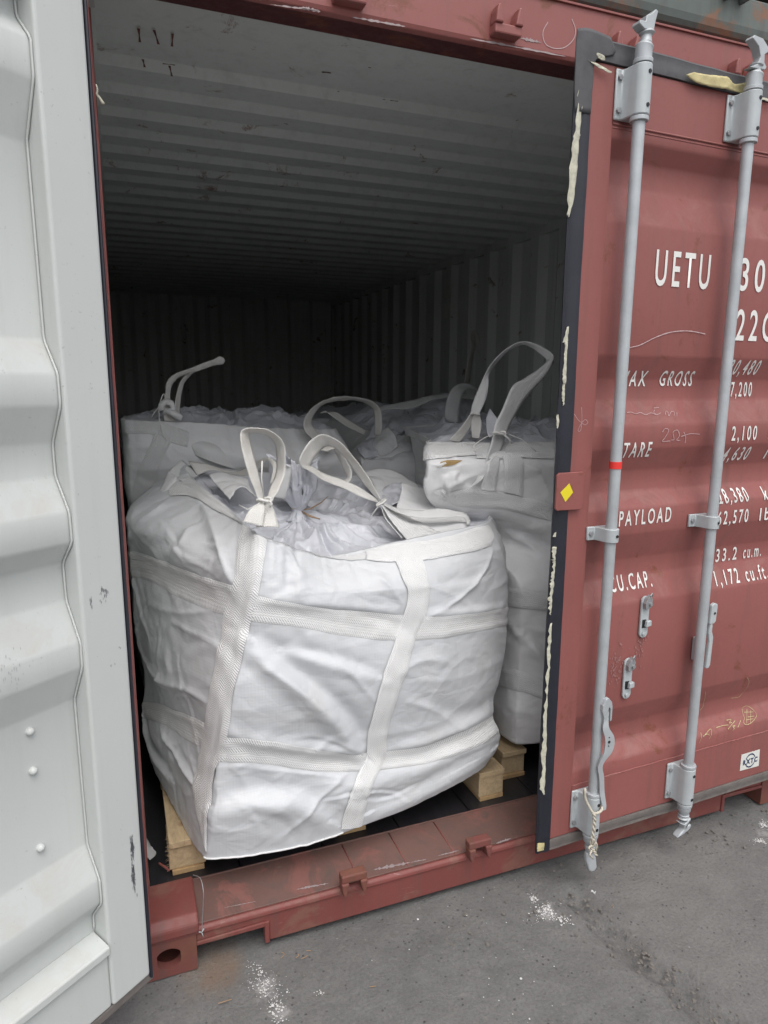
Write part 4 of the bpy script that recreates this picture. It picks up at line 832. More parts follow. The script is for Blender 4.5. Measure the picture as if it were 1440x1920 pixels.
# ================================================================== bulk bags
NU, NV = 432, 150
class Bag: pass
def make_bag(rings, seed, label, mat_body, amp=1.0, creases=(), neck=None, liner_drop=.07, lin=.35, wr=.5, hi=True, pleat=.006, liner=True, rimdrop=.05, nrand=90, res=None):
    B = Bag(); nu, nv = res or ((NU, NV) if hi else (144, 48))
    root = thing('bulk_bag', label, 'bulk bag', 'white bulk bags loaded in the container'); B.root = root; B.nu, B.nv = nu, nv
    Rg = np.array(rings, float); L_, K = Rg.shape[:2]
    A = np.stack([cr(Rg[i], nu, True) for i in range(L_)])
    tt = np.arange(nu)*K/nu; i0 = np.floor(tt).astype(int); f = (tt-i0)[None, :, None]; LinG = Rg[:, i0]*(1-f)+Rg[:, (i0+1) % K]*f
    A = A*(1-lin)+LinG*lin
    G = cr(A, nv)
    N = normals(G, True); c0 = G.mean((0, 1)); s = np.sign(((G-c0)*N).sum(-1).mean()); N *= s; B.sgn = s
    v = np.linspace(0, 1, nv)[:, None]; edge = np.clip(np.minimum(v, 1-v)*9, .12, 1)
    d = np.zeros(G.shape[:2]); sd = seed*3.17
    d += amp*.005*(nz(G, 3.4, sd, 3))
    Gs = G.copy(); Gs[..., 0] += .35*G[..., 2]; Gs[..., 2] *= 1.6
    d += amp*wr*.013*(ridg(Gs, 3.4, sd+2)-.35)+amp*wr*.004*(ridg(G, 8.0, sd+5)-.3)+amp*wr*.0022*nz(G, 15, sd+8, 3)
    d *= edge
    # vertical gathering under the rim
    u_ = np.arange(nu)[None, :]/nu
    pl = np.array([noise.noise(Vector((k_*120/nu, sd, 0))) for k_ in range(nu)])[None, :]
    d += pleat*pl*np.exp(-((1-v)/.16)**2)+pleat*.5*pl*np.exp(-(v/.06)**2)
    allc = [(cr(np.array([surf_px(B, G, N, p) for p in pts]), max(6, 5*len(pts))), a_, w_, kind) for (pts, a_, w_, kind) in creases]
    rr_ = random.Random(seed*7+1)
    for q in range(nrand):                                        # short sharp creases at random over the cloth
        i_, j_ = rr_.uniform(.04, .95)*(nv-1), rr_.uniform(0, nu); an = rr_.choice([-.6, -.6, -.35, -1.0, .5, .1, 1.4])+rr_.gauss(0, .22); L3_ = rr_.uniform(.06, .34); kk = 6; cv = rr_.gauss(0, .5)
        per = np.linalg.norm(np.roll(G, -1, 1)-G, axis=-1).mean(); hh = np.linalg.norm(np.diff(G, axis=0), axis=-1).mean(); pts_ = []
        for t in np.linspace(-.5, .5, kk):
            a2 = an+cv*t; pts_.append(bil(G, min(nv-2, max(1, i_+t*L3_*math.sin(a2)/hh)), j_+t*L3_*math.cos(a2)/per))
        am = rr_.uniform(.0009, .0034)*rr_.choice([1, 1, -.8]); allc.append((np.array(pts_), am, rr_.uniform(.007, .024), rr_.choice(['s', 's', 'f'])))
    for qn, (C3, a_, w_, kind) in enumerate(allc):
        if qn < len(creases) and kind != 'r': a_ *= 1.35; w_ *= .75
        lo, hi_ = C3.min(0)-w_*3.5, C3.max(0)+w_*3.5; msk = ((G > lo) & (G < hi_)).all(-1)
        if not msk.any(): continue
        Gm, Nm = G[msk], N[msk]; best = np.full(len(Gm), 9.); side = np.zeros(len(Gm)); taper = np.zeros(len(Gm)); kk = len(C3)-1
        for q, (a, b_) in enumerate(zip(C3[:-1], C3[1:])):
            ab = b_-a; t = np.clip(((Gm-a)@ab)/(ab@ab+1e-12), 0, 1); X_ = Gm-(a+t[..., None]*ab); dist = np.linalg.norm(X_, axis=-1); m_ = dist < best
            sg = np.sign((np.cross(ab, Nm)*X_).sum(-1)); best = np.where(m_, dist, best); side = np.where(m_, sg, side); tp = (q+t)/kk; taper = np.where(m_, np.sin(np.pi*np.clip(tp*.9+.05, 0, 1))**.5, taper)
        x_ = best/w_
        if kind == 'r': d[msk] += a_*taper*np.exp(-x_**2)
        elif kind == 's': d[msk] += a_*taper*np.exp(-x_*1.4)          # sharp ridge
        else: d[msk] += a_*taper*side*x_*np.exp(-x_**2)*2.2            # step fold
    G = G+N*d[..., None]
    # hem turned in at the rim
    cen = G[-1].mean(0); inw = (cen-G[-1]); inw[:, 2] = 0; inw /= np.linalg.norm(inw, axis=1)[:, None]
    hem1 = G[-1]+inw*.006+np.array([0, 0, .002]); hem2 = G[-1]+inw*.014-np.array([0, 0, rimdrop])
    base_c = G[0].mean(0); bot = [G[0]*(1-q)+base_c*q+np.array([0, 0, .012*min(1, q*6)]) for q in (1, .7, .4, .15, .04)]
    Full = np.concatenate([np.array(bot), G, hem1[None], hem2[None]])
    body = grid_mesh('body', Full, mat_body, root, None, 0, True); B.G = G; B.N = normals(G, True)*s; B.body = body
    if liner:
        nk = np.array(neck if neck is not None else cen+np.array([0, 0, .03])); rows = []
        nr = 64 if hi else 24
        ang = np.arange(nu)/nu*2*np.pi
        fold = np.array([noise.noise(Vector((math.cos(a)*4.2+sd, math.sin(a)*4.2, .5)))+.5*noise.noise(Vector((math.cos(a)*11+sd, math.sin(a)*11, 2.5))) for a in ang])
        for q in np.linspace(0, 1, nr):
            r_ = (1-q); P_ = (G[-1]+inw*.010)*r_+nk*q; P_[:, 2] = (G[-1][:, 2]-rimdrop*.35)*r_+nk[2]*q-liner_drop*math.sin(math.pi*min(1, q*1.05))**.8+(.055*fold)*math.sin(math.pi*q)**.7*(.4+.6*r_)
            P_ = P_+(.02*math.sin(math.pi*q))*np.stack([np.cos(ang*5+sd), np.sin(ang*4+sd), 0*ang], 1)
            sc_ = max(.018, 1-q); rows.append(P_ if q < .97 else nk+np.stack([np.cos(ang-2.3)*.02, np.sin(ang-2.3)*.02, 0*ang], 1))
        Lg = np.array(rows); Lg = Lg+np.array([.3, .2, 1])*(.034*(ridg(Lg, 4.5, sd)-.4)+.009*(ridg(Lg, 11, sd+3)-.4)+.004*nz(Lg, 20, sd+4, 3))[..., None]*np.clip(np.linspace(0, 6, nr), .1, 1)[:, None, None]
        grid_mesh('liner', Lg, M_liner, root, None, 0, True); B.neck = nk
    return B
def surf_px(B, G, N, p):
    i, j = px_uv(G, N, p); return bil(G, i, j)
def bil(G, i, j):
    nv, nu = G.shape[:2]; i = min(max(i, 0), nv-1.001); i0 = int(i); f = i-i0; j0 = int(math.floor(j)); g = j-j0; a, b_ = j0 % nu, (j0+1) % nu
    return (G[i0, a]*(1-g)+G[i0, b_]*g)*(1-f)+(G[i0+1, a]*(1-g)+G[i0+1, b_]*g)*f
def px_uv(G, N, p):
    key = id(G)
    if getattr(px_uv, 'k', None) != key:
        px_uv.k = key; px_uv.P = proj(G); vis = ((G-CP)*N).sum(-1) < 0.0; px_uv.V = vis
    Pp = px_uv.P; D = np.linalg.norm(Pp-np.array(p), axis=-1); dep = np.linalg.norm(G-CP, axis=-1); D2 = np.where(px_uv.V, D+dep*6, 1e9)
    i, j = np.unravel_index(np.argmin(D2), D2.shape); nv, nu = D.shape
    i1 = min(i+1, nv-1); im = max(i-1, 0); di = (Pp[i1, j]-Pp[im, j])/(i1-im); dj = (Pp[i, (j+1) % nu]-Pp[i, (j-1) % nu])/2
    J = np.stack([di, dj], 1)
    try: s_ = np.linalg.solve(J, np.array(p)-Pp[i, j]); s_ = np.clip(s_, -1.5, 1.5)
    except Exception: s_ = (0, 0)
    return float(i+s_[0]), float(j+s_[1])
def strap_on(B, pairs, name='strap', mt=None, n=70, m=9, h=.0045, parent=None, over=0.0, ext=None):
    G, N = B.G, B.N; UV = []
    for a, b_ in pairs:
        ua, ub = px_uv(G, N, a), px_uv(G, N, b_); UV.append([ua, ub])
    UV = np.array(UV)
    for k in range(1, len(UV)):
        for q in (0, 1):
            while UV[k, q, 1]-UV[k-1, q, 1] > B.nu/2: UV[k, q, 1] -= B.nu
            while UV[k, q, 1]-UV[k-1, q, 1] < -B.nu/2: UV[k, q, 1] += B.nu
    while UV[0, 1, 1]-UV[0, 0, 1] > B.nu/2: UV[:, 1, 1] -= B.nu
    while UV[0, 1, 1]-UV[0, 0, 1] < -B.nu/2: UV[:, 1, 1] += B.nu
    return strap_uv(B, UV, name, mt, n, m, h, parent, over)
def strap_uv(B, UV, name='strap', mt=None, n=70, m=9, h=.0045, parent=None, over=0.0):
    U2 = cr(UV, n); t = np.linspace(0, 1, m); G_ = np.zeros((n, m, 3))
    for a in range(n):
        for b_ in range(m):
            ij = U2[a, 0]*(1-t[b_])+U2[a, 1]*t[b_]; p = bil(B.G, *ij); q = bil(B.N, *ij); q /= np.linalg.norm(q)+1e-9
            lift = h+over if 0 < b_ < m-1 else .0012+over; G_[a, b_] = p+q*lift
    G_ = G_+(.0008*nz(G_, 25, 3.0, 2))[..., None]*normals(G_, False)
    ln = np.concatenate([[0], np.cumsum(np.linalg.norm(np.diff(G_[:, m//2], axis=0), axis=1))])
    uv = np.stack([np.broadcast_to(t[None], (n, m)), np.broadcast_to(ln[:, None], (n, m))], -1)
    return grid_mesh(name, G_, mt or M_web, parent or B.root, uv, 0)
def boxrings(x0, x1, y0, y1, zs, bul, lean=(0, 0), sag=.02, seed=0):
    random.seed(seed); out = []
    for z, bl in zip(zs, bul):
        f = (z-zs[0])/(zs[-1]-zs[0]); ox, oy = lean[0]*f, lean[1]*f; j = lambda: random.uniform(-.012, .012)
        a, b_, c_, d = x0-bl*.3+ox, x1+bl*.3+ox, y0-bl*.3+oy, y1+bl*.3+oy; w, h = b_-a, d-c_
        pts = [(a, c_), (a+w/3, c_-bl), (a+2*w/3, c_-bl), (b_, c_), (b_+bl, c_+h/3), (b_+bl, c_+2*h/3), (b_, d), (b_-w/3, d+bl), (b_-2*w/3, d+bl), (a, d), (a-bl, d-h/3), (a-bl, d-2*h/3)]
        out.append([(p[0]+j(), p[1]+j(), z+j()) for p in pts])
    return out

# ---- front bag
BK = lambda z: [(1.20, .46, z), (1.22, .80, z), (1.17, 1.08, z), (.85, 1.11, z), (.50, 1.11, z), (.12, 1.06, z)]
R1 = [
 [(.208, .088, .262), (.50, .062, .248), (.85, .090, .278), (1.150, .160, .312)]+BK(.30)+[(.080, .66, .290), (.135, .36, .278)],
 [(.230, .068, .40), (.52, .048, .39), (.87, .068, .40), (1.195, .150, .41)]+BK(.41)+[(.070, .68, .43), (.135, .36, .42)],
 [(.256, .088, .545), (.54, .070, .520), (.89, .085, .480), (1.170, .165, .500)]+BK(.52)+[(.082, .70, .59), (.152, .38, .565)],
 [(.294, .062, .73), (.57, .040, .71), (.92, .062, .70), (1.215, .170, .70)]+[(1.315, .46, .72), (1.30, .8, .72), (1.2, 1.1, .72), (.85, 1.14, .72), (.5, 1.14, .72), (.10, 1.1, .74), (.060, .72, .77), (.148, .37, .75)],
 [(.350, .085, .955), (.60, .062, .925), (.93, .065, .905), (1.222, .180, .92)]+[(1.31, .44, .95), (1.30, .8, .96), (1.2, 1.08, .98), (.85, 1.12, .98), (.5, 1.12, 1.0), (.10, 1.08, 1.02), (.062, .74, 1.03), (.175, .38, 1.0)],
 [(.372, .085, 1.075), (.585, .068, 1.02), (.90, .080, 1.04), (1.195, .178, 1.06)]+[(1.30, .42, 1.08), (1.29, .8, 1.10), (1.2, 1.06, 1.12), (.85, 1.10, 1.12), (.5, 1.10, 1.13), (.12, 1.06, 1.16), (.070, .75, 1.16), (.185, .36, 1.125)],
 [(.392, .125, 1.183), (.595, .165, 1.095), (.80, .160, 1.122), (1.125, .185, 1.152)]+[(1.262, .38, 1.135), (1.24, .75, 1.16), (1.15, 1.0, 1.20), (.85, 1.05, 1.21), (.5, 1.06, 1.245), (.275, .98, 1.285), (.288, .78, 1.252), (.345, .42, 1.215)],
]
q6 = lambda x, y: (200+x*.5972, 980+y*.5972)
CR1 = [
 ([ZA(80, 770), ZA(300, 880), ZA(540, 960), ZA(760, 1030)], -.004, .034, 'r'), ([ZA(900, 1080), q6(590, 290), q6(750, 315), q6(920, 330), q6(1080, 325), q6(1260, 290)], -.004, .034, 'r'),
 ([q6(110, 585), q6(250, 640), q6(380, 712)], -.006, .034, 'r'), ([q6(380, 712), q6(650, 744), q6(800, 752), q6(950, 738), q6(1080, 702), q6(1225, 630)], -.008, .036, 'r'),
 ([q6(470, 380), q6(560, 460), q6(680, 560), q6(760, 640), q6(800, 715)], .014, .045, 'f'),
 ([q6(480, 440), q6(600, 520), q6(720, 610)], .008, .020, 's'),
 ([q6(700, 400), q6(790, 500), q6(840, 560)], .007, .022, 's'),
 ([q6(560, 400), q6(700, 430), q6(850, 480)], .006, .03, 'f'),
 ([q6(390, 660), q6(520, 690), q6(700, 712), q6(810, 722)], .012, .020, 'r'),
 ([q6(880, 715), q6(1000, 690), q6(1120, 640), q6(1220, 585)], .012, .022, 'r'),
 ([q6(470, 225), q6(650, 255), q6(900, 280)], .010, .018, 'r'),
 ([q6(1010, 285), q6(1130, 280), q6(1260, 262)], .008, .014, 'r'),
 ([q6(1000, 300), q6(1100, 240), q6(1180, 160), q6(1210, 90)], .008, .016, 's'),
 ([q6(540, 60), q6(590, 120), q6(600, 220)], .008, .018, 's'),
 ([q6(560, 110), q6(570, 170), q6(555, 225)], -.007, .016, 'r'),
 ([q6(930, 260), q6(890, 200), q6(860, 170)], .006, .014, 's'),
 ([q6(1000, 560), q6(1120, 600), q6(1250, 545)], -.008, .03, 'r'),
 ([q6(900, 480), q6(1000, 430), q6(1080, 440)], .006, .03, 's'),
 ([q6(940, 560), q6(1030, 590), q6(1100, 640)], .006, .025, 's'),
 ([q6(340, 890), q6(470, 860), q6(620, 870), q6(700, 930)], .009, .05, 'f'),
 ([q6(560, 980), q6(660, 880), q6(750, 790)], .007, .02, 's'),
 ([q6(850, 900), q6(1000, 830), q6(1200, 720)], .007, .05, 'f'),
 ([q6(400, 760), q6(560, 780), q6(730, 800)], .005, .02, 's'),
 ([ZA(540, 345), ZA(600, 430), ZA(670, 620), ZA(720, 760), ZA(785, 900)], .020, .038, 's'),
 ([ZA(520, 420), ZA(590, 560), ZA(640, 720)], -.012, .04, 'r'),
 ([ZA(500, 520), ZA(430, 640), ZA(350, 740)], .010, .022, 's'),
 ([ZA(340, 350), ZA(270, 430), ZA(140, 510)], .010, .022, 's'),
 ([ZA(390, 560), ZA(350, 640), ZA(200, 640)], -.012, .03, 'r'),
 ([ZA(560, 880), ZA(610, 800), ZA(640, 740)], .005, .012, 's'),
 ([ZA(100, 880), ZA(150, 1050), ZA(220, 1300)], .010, .025, 's'),
 ([ZA(370, 1170), ZA(560, 1270), ZA(680, 1330)], .008, .02, 's'),
 ([ZA(180, 1040), ZA(400, 1110), ZA(640, 1100)], .006, .018, 's'),
 ([q6(100, 380), q6(160, 480), q6(250, 520), q6(310, 560)], .012, .03, 's'),
 ([q6(170, 640), q6(230, 740), q6(280, 830)], .014, .022, 's'),
 ([q6(120, 620), q6(140, 700), q6(200, 800)], .010, .03, 'f'),
 ([(492, 1000), (476, 1130), (441, 1300), (411, 1430), (388, 1596)], .007, .012, 's'),
]
B1 = make_bag(R1, 1, 'big front white bulk bag crossed by two belts and two upright straps', M_fab, .9, CR1, neck=(.625, .60, 1.155), liner_drop=.045, lin=.55, nrand=420, wr=.25, res=(640, 220))
P2 = lambda L_, f: [(f(*a), f(*b_)) for a, b_ in L_]
# upright straps
strap_on(B1, [(ZA(850, 520), ZA(1010, 545)), (ZA(820, 640), ZA(1003, 640)), (ZA(805, 760), ZA(985, 780)), (ZA(790, 900), ZA(965, 920)), (ZA(745, 1060), ZA(930, 1080)), (ZA(715, 1160), ZA(900, 1180)), (ZA(690, 1330), ZA(860, 1350)), (q6(325, 540), q6(395, 560)), (q6(305, 680), q6(372, 700)), (q6(272, 830), q6(335, 850)), (q6(290, 930), q6(318, 960)), (q6(312, 1010), q6(316, 1030))], over=.003, n=110)
strap_on(B1, [(q6(895, 110), q6(985, 110)), (q6(925, 170), q6(1005, 170)), (q6(945, 220), q6(1012, 220)), (q6(930, 290), q6(1000, 290)), (q6(905, 370), q6(965, 370)), (q6(872, 460), q6(945, 460)), (q6(845, 560), q6(908, 560)), (q6(820, 660), q6(880, 660)), (q6(808, 735), q6(872, 740)), (q6(782, 800), q6(838, 810)), (q6(755, 880), q6(812, 890)), (q6(735, 960), q6(800, 950))], over=.003, n=110)
# belts
strap_on(B1, [(ZA(75, 690), ZA(80, 855)), (ZA(250, 740), ZA(210, 890)), (ZA(400, 800), ZA(340, 960)), (ZA(560, 865), ZA(500, 1040)), (ZA(790, 930), ZA(730, 1130)), (ZA(965, 1000), ZA(900, 1170)), (q6(600, 255), q6(590, 325)), (q6(760, 275), q6(750, 355)), (q6(920, 290), q6(905, 370)), (q6(1080, 292), q6(1080, 358)), (q6(1200, 278), q6(1200, 335)), (q6(1262, 262), q6(1265, 315))], 'belt', n=140)
strap_on(B1, [(q6(105, 560), q6(120, 610)), (q6(170, 570), q6(180, 635)), (q6(250, 600), q6(250, 680)), (q6(330, 640), q6(310, 715)), (q6(390, 675), q6(370, 750)), (q6(500, 685), q6(480, 755)), (q6(650, 710), q6(640, 778)), (q6(800, 728), q6(800, 780)), (q6(950, 710), q6(950, 765)), (q6(1080, 670), q6(1080, 735)), (q6(1180, 625), q6(1190, 690)), (q6(1222, 600), q6(1232, 660))], 'belt', n=140)
# rim tape
strap_on(B1, [(ZA(395, 210), ZA(350, 325)), (ZA(520, 195), ZA(490, 330)), (ZA(640, 275), ZA(620, 400)), (ZA(750, 350), ZA(730, 455)), (ZA(860, 415), ZA(840, 512)), (ZA(960, 455), ZA(960, 540)), (ZA(1060, 490), ZA(1060, 545))], 'rim_tape', over=.002)
strap_on(B1, [(q6(812, 90), q6(815, 118)), (q6(900, 68), q6(900, 124)), (q6(1000, 58), q6(1000, 118)), (q6(1090, 38), q6(1100, 100)), (q6(1160, 15), q6(1170, 85)), (q6(1196, 8), q6(1205, 72))], 'rim_tape', over=.002)
strap_on(B1, [(ZA(1075, 500), ZA(1060, 540)), (ZA(1130, 560), ZA(1120, 590)), (ZA(1230, 640), ZA(1220, 668)), (ZA(1360, 700), ZA(1350, 730)), (q6(700, 98), q6(700, 112)), (q6(760, 105), q6(760, 120)), (q6(812, 95), q6(812, 116))], 'rim_tape', over=.001)
# loops of the front bag
R_ = B1.root
A = [Z5(*p) for p in ((418, 652), (440, 612), (466, 590), (440, 520), (420, 450), (410, 392), (425, 367), (480, 366), (530, 393), (548, 432), (547, 500), (530, 552), (508, 592), (518, 630), (530, 668))]
Bq = [Z5(*p) for p in ((480, 668), (486, 620), (482, 580), (464, 500), (446, 430), (437, 386), (446, 378), (490, 386), (514, 406), (521, 440), (520, 500), (503, 545), (490, 585), (480, 622), (458, 668))]
dA = [.118, .14, .16, .17, .18, .19, .20, .21, .23, .24, .24, .22, .19, .16, .125]; dB = [.118, .14, .17, .20, .225, .235, .245, .26, .27, .28, .28, .25, .20, .16, .125]
ribbon('loop', A, Bq, dA, dB, M_webd, R_, n=110)
mb = MB(); c_ = aty(*Z5(483, 585), .165); ring = [c_+np.array([.020*math.cos(a), .014*math.sin(a), .004*math.sin(2*a)]) for a in np.linspace(0, 6.283, 16)]
mb.tube(ring, .004, 8); mb.tube([c_, aty(*Z5(475, 520), .15), aty(*Z5(477, 465), .15)], .0022, 6); mb.tube([c_+np.array([.01, -.01, 0]), aty(*ZA(1045, 380), .13), aty(*ZA(1030, 400), .14)], .0022, 6); mb.tube([c_, aty(*ZA(930, 390), .15), aty(*ZA(880, 415), .13), aty(*ZA(820, 385), .2)], .0016, 6)
mb.build('tie_string', M_string, R_, smooth=True)
# folded loop patch behind loop 1 (second strap leg of the loop, square end)
ribbon('loop', [ZA(1060, 330), ZA(1070, 240), ZA(1090, 150), ZA(1130, 115), ZA(1160, 125)], [ZA(1130, 345), ZA(1160, 250), ZA(1172, 160), ZA(1170, 130), ZA(1165, 128)], [.34]*5, [.36]*5, M_web, R_, n=30)
# left arch from the far corner to the tie
ribbon('loop', [ZA(480, 88), ZA(600, 110), ZA(700, 140), ZA(800, 160), ZA(880, 130), ZA(960, 80), ZA(1020, 65), ZA(1060, 85), ZA(1080, 130), ZA(1060, 240)], [ZA(540, 185), ZA(620, 150), ZA(700, 160), ZA(790, 180), ZA(880, 190), ZA(950, 150), ZA(1010, 85), ZA(1040, 110), ZA(1050, 150), ZA(1030, 240)], [.98, .96, .92, .85, .75, .62, .52, .45, .40, .36], [.92, .92, .90, .84, .73, .60, .50, .44, .39, .35], M_webd, R_, n=70)
patch('flap', [[(*ZA(620, 190), .80), (*ZA(700, 165), .84), (*ZA(790, 180), .84), (*ZA(880, 210), .74)], [(*ZA(690, 270), .66), (*ZA(760, 230), .70), (*ZA(830, 240), .70), (*ZA(900, 290), .62)], [(*ZA(760, 350), .50), (*ZA(790, 300), .55), (*ZA(850, 270), .60), (*ZA(930, 330), .5)]], M_fablift, R_, 30, 36, .006, 3.3)
patch('rim_corner', [[(*ZA(345, 170), .92), (*ZA(385, 120), .98), (*ZA(435, 80), 1.02)], [(*ZA(400, 215), .86), (*ZA(450, 170), .93), (*ZA(490, 130), .98)], [(*ZA(430, 220), .80), (*ZA(500, 200), .83), (*ZA(545, 190), .88)]], M_web, R_, 16, 16, .002, 4.4)
patch('flap', [[(*ZA(345, 160), .93), (*ZA(400, 200), .86), (*ZA(360, 310), .80)], [(*ZA(270, 330), .80), (*ZA(300, 330), .76), (*ZA(320, 370), .74)], [(*ZA(180, 465), .70), (*ZA(220, 450), .68), (*ZA(260, 430), .68)]], M_fablift, R_, 20, 16, .004, 4.9)
# second loop: long band lying over the liner
A = [ZB(*p) for p in ((572, 522), (520, 420), (440, 300), (350, 190), (270, 130), (200, 115), (140, 150), (95, 210), (68, 270), (85, 310), (130, 335), (200, 385), (330, 440), (460, 500), (562, 535))]
Bq = [ZB(*p) for p in ((545, 505), (462, 410), (398, 320), (340, 245), (285, 192), (240, 178), (205, 203), (165, 248), (137, 298), (145, 308), (170, 322), (240, 360), (335, 392), (440, 440), (552, 512))]
dA = [.40, .42, .44, .45, .46, .46, .46, .45, .44, .45, .46, .47, .46, .44, .41]; dB = [.42, .46, .49, .50, .51, .51, .51, .50, .49, .50, .51, .51, .49, .46, .42]
ribbon('loop', A, Bq, dA, dB, M_webd, R_, n=120)
ribbon('loop', [ZB(*p) for p in ((235, 215), (300, 200), (350, 260), (390, 340), (380, 400), (330, 420))], [ZB(*p) for p in ((200, 205), (260, 190), (310, 260), (350, 340), (355, 390), (250, 395))], [.52, .54, .55, .55, .54, .54], [.55, .57, .58, .58, .57, .57], M_webd, R_, n=40)
ribbon('loop', [ZB(*p) for p in ((560, 530), (620, 620), (680, 700), (730, 760))], [ZB(*p) for p in ((600, 540), (760, 630), (860, 680), (940, 715))], [.40, .34, .28, .22], [.41, .36, .30, .24], M_web, R_, n=40, m=14, wr=.004)
ribbon('loop', [ZB(*p) for p in ((565, 535), (590, 610), (640, 680), (700, 750))], [ZB(*p) for p in ((575, 535), (605, 610), (655, 675), (715, 745))], [.40, .36, .31, .25], [.42, .38, .33, .27], M_web, R_, n=30)
ribbon('loop', [ZB(*p) for p in ((590, 535), (680, 568), (800, 580), (930, 568), (1060, 590), (1105, 615), (1122, 660))], [ZB(*p) for p in ((590, 550), (680, 592), (790, 622), (930, 625), (1040, 618), (1085, 630), (1098, 668))], [.40, .36, .33, .31, .29, .27, .22], [.38, .33, .30, .28, .26, .25, .21], M_web, R_, n=60)
mb = MB(); c_ = aty(*ZB(572, 530), .40); ring = [c_+np.array([.016*math.cos(a), .010*math.sin(a), .010*math.cos(a)]) for a in np.linspace(0, 6.283, 14)]; mb.tube(ring, .0035, 8)
mb.tube([c_, aty(*ZB(520, 600), .38), aty(*ZB(500, 640), .4)], .0014, 5); mb.build('tie_string', M_string, R_, smooth=True)
# turned-out flaps at the right
patch('flap', [[(*ZB(470, 345), .88), (*ZB(540, 322), .90), (*ZB(630, 325), .90), (*ZB(740, 385), .86)], [(*ZB(520, 410), .78), (*ZB(590, 400), .80), (*ZB(690, 430), .78), (*ZB(800, 440), .74)], [(*ZB(545, 490), .66), (*ZB(620, 480), .68), (*ZB(700, 500), .66), (*ZB(820, 500), .62)], [(*ZB(560, 560), .55), (*ZB(640, 560), .55), (*ZB(720, 560), .55), (*ZB(850, 560), .5)]], M_fablift, R_, 40, 40, .007, 6.1)
patch('flap', [[(*ZB(705, 410), .60), (*ZB(800, 435), .62), (*ZB(920, 475), .60), (*ZB(1030, 535), .52), (*ZB(1100, 600), .40)], [(*ZB(690, 490), .52), (*ZB(790, 500), .55), (*ZB(900, 530), .52), (*ZB(1010, 570), .46), (*ZB(1095, 615), .38)], [(*ZB(665, 570), .44), (*ZB(780, 585), .42), (*ZB(900, 600), .40), (*ZB(1010, 610), .38), (*ZB(1098, 630), .34)], [(*ZB(700, 640), .38), (*ZB(800, 680), .33), (*ZB(920, 700), .28), (*ZB(1020, 670), .28), (*ZB(1110, 660), .26)], [(*ZB(760, 770), .24), (*ZB(850, 760), .215), (*ZB(950, 730), .21), (*ZB(1050, 700), .205), (*ZB(1120, 690), .205)]], M_fablift, R_, 50, 50, .005, 6.7)
patch('liner_fold', [[(*ZB(560, 450), .74), (*ZB(620, 420), .74), (*ZB(700, 415), .72)], [(*ZB(540, 510), .66), (*ZB(610, 490), .66), (*ZB(700, 480), .64)], [(*ZB(560, 560), .54), (*ZB(620, 555), .54), (*ZB(680, 545), .53)]], M_liner, R_, 20, 24, .012, 7.7, sc=20)
# gathered neck of the liner, tied, its mouth flaring open
def neck(B, c, h=.16, r0=.018, r1=.085, tilt=(0, 0), seed=1.0, mt=None, flat=1.0):
    nr, na = 34, 120; G_ = np.zeros((nr, na, 3)); a = np.arange(na)/na*2*np.pi
    fo = np.array([noise.noise(Vector((math.cos(x)*2.2+seed, math.sin(x)*2.2, 0)))*1.0+.6*noise.noise(Vector((math.cos(x)*6+seed, math.sin(x)*6, 4))) for x in a])
    for i in range(nr):
        t = i/(nr-1); low = .03*max(0, .2-t)/.2
        r = (r0+(r1-r0)*max(0, (t-.2)/.8)**.6*(1-.25*max(0, t-.6)/.4)+low)*(1+.9*fo*min(1, abs(t-.2)*3))
        zz_ = (t-.2)*h*(1+.25*fo*t); G_[i] = np.stack([c[0]+r*np.cos(a)+tilt[0]*t, c[1]+r*np.sin(a)*flat+tilt[1]*t, c[2]+zz_+.012*np.sin(3*a+seed)*t], 1)
    G_ = G_+(.008*nz(G_, 20, seed, 3)+.010*(ridg(G_, 13, seed)-.4))[..., None]*normals(G_, True)*np.linspace(.2, 1, nr)[:, None, None]
    grid_mesh('neck', G_, mt or M_liner, B.root, None, .0012, True)
    mb = MB(); mb.tube([np.array(c)+np.array([(r0+.005)*math.cos(x), (r0+.005)*math.sin(x), .003*math.sin(x*2)]) for x in np.linspace(0, 6.283*1.6, 26)], .0035, 6); mb.build('tie_string', M_rope, B.root, smooth=True)
neck(B1, (.622, .60, 1.165), .20, .018, .085, (-.015, -.02), 2.0)
mb = MB(); c_ = np.array((.622, .585, 1.16)); mb.tube([c_, c_+np.array([.03, -.03, .008]), c_+np.array([.075, -.02, .028]), c_+np.array([.10, -.01, .045])], [.002, .003, .0025, .001], 6); mb.tube([c_, c_+np.array([.02, -.05, -.012]), c_+np.array([.05, -.08, -.02])], [.002, .004, .002], 6)
tw = mb.build('straw_tie', M_twig, R_, smooth=True)
# loose hem thread under the bag
mb = MB(); mb.tube(cr(np.array([aty(*p, .09) for p in ((505, 1580), (540, 1582), (570, 1577), (600, 1562), (625, 1550))]), 30), .0012, 5); mb.build('loose_thread', M_string, R_)
mb = MB(); mb.tube(cr(np.array([bil(B1.G, 1.0, j)+bil(B1.N, 1, j)*.002 for j in np.linspace(-2, 70, 60)]), 200), .0028, 6); mb.build('bottom_seam', M_web, R_, smooth=True)

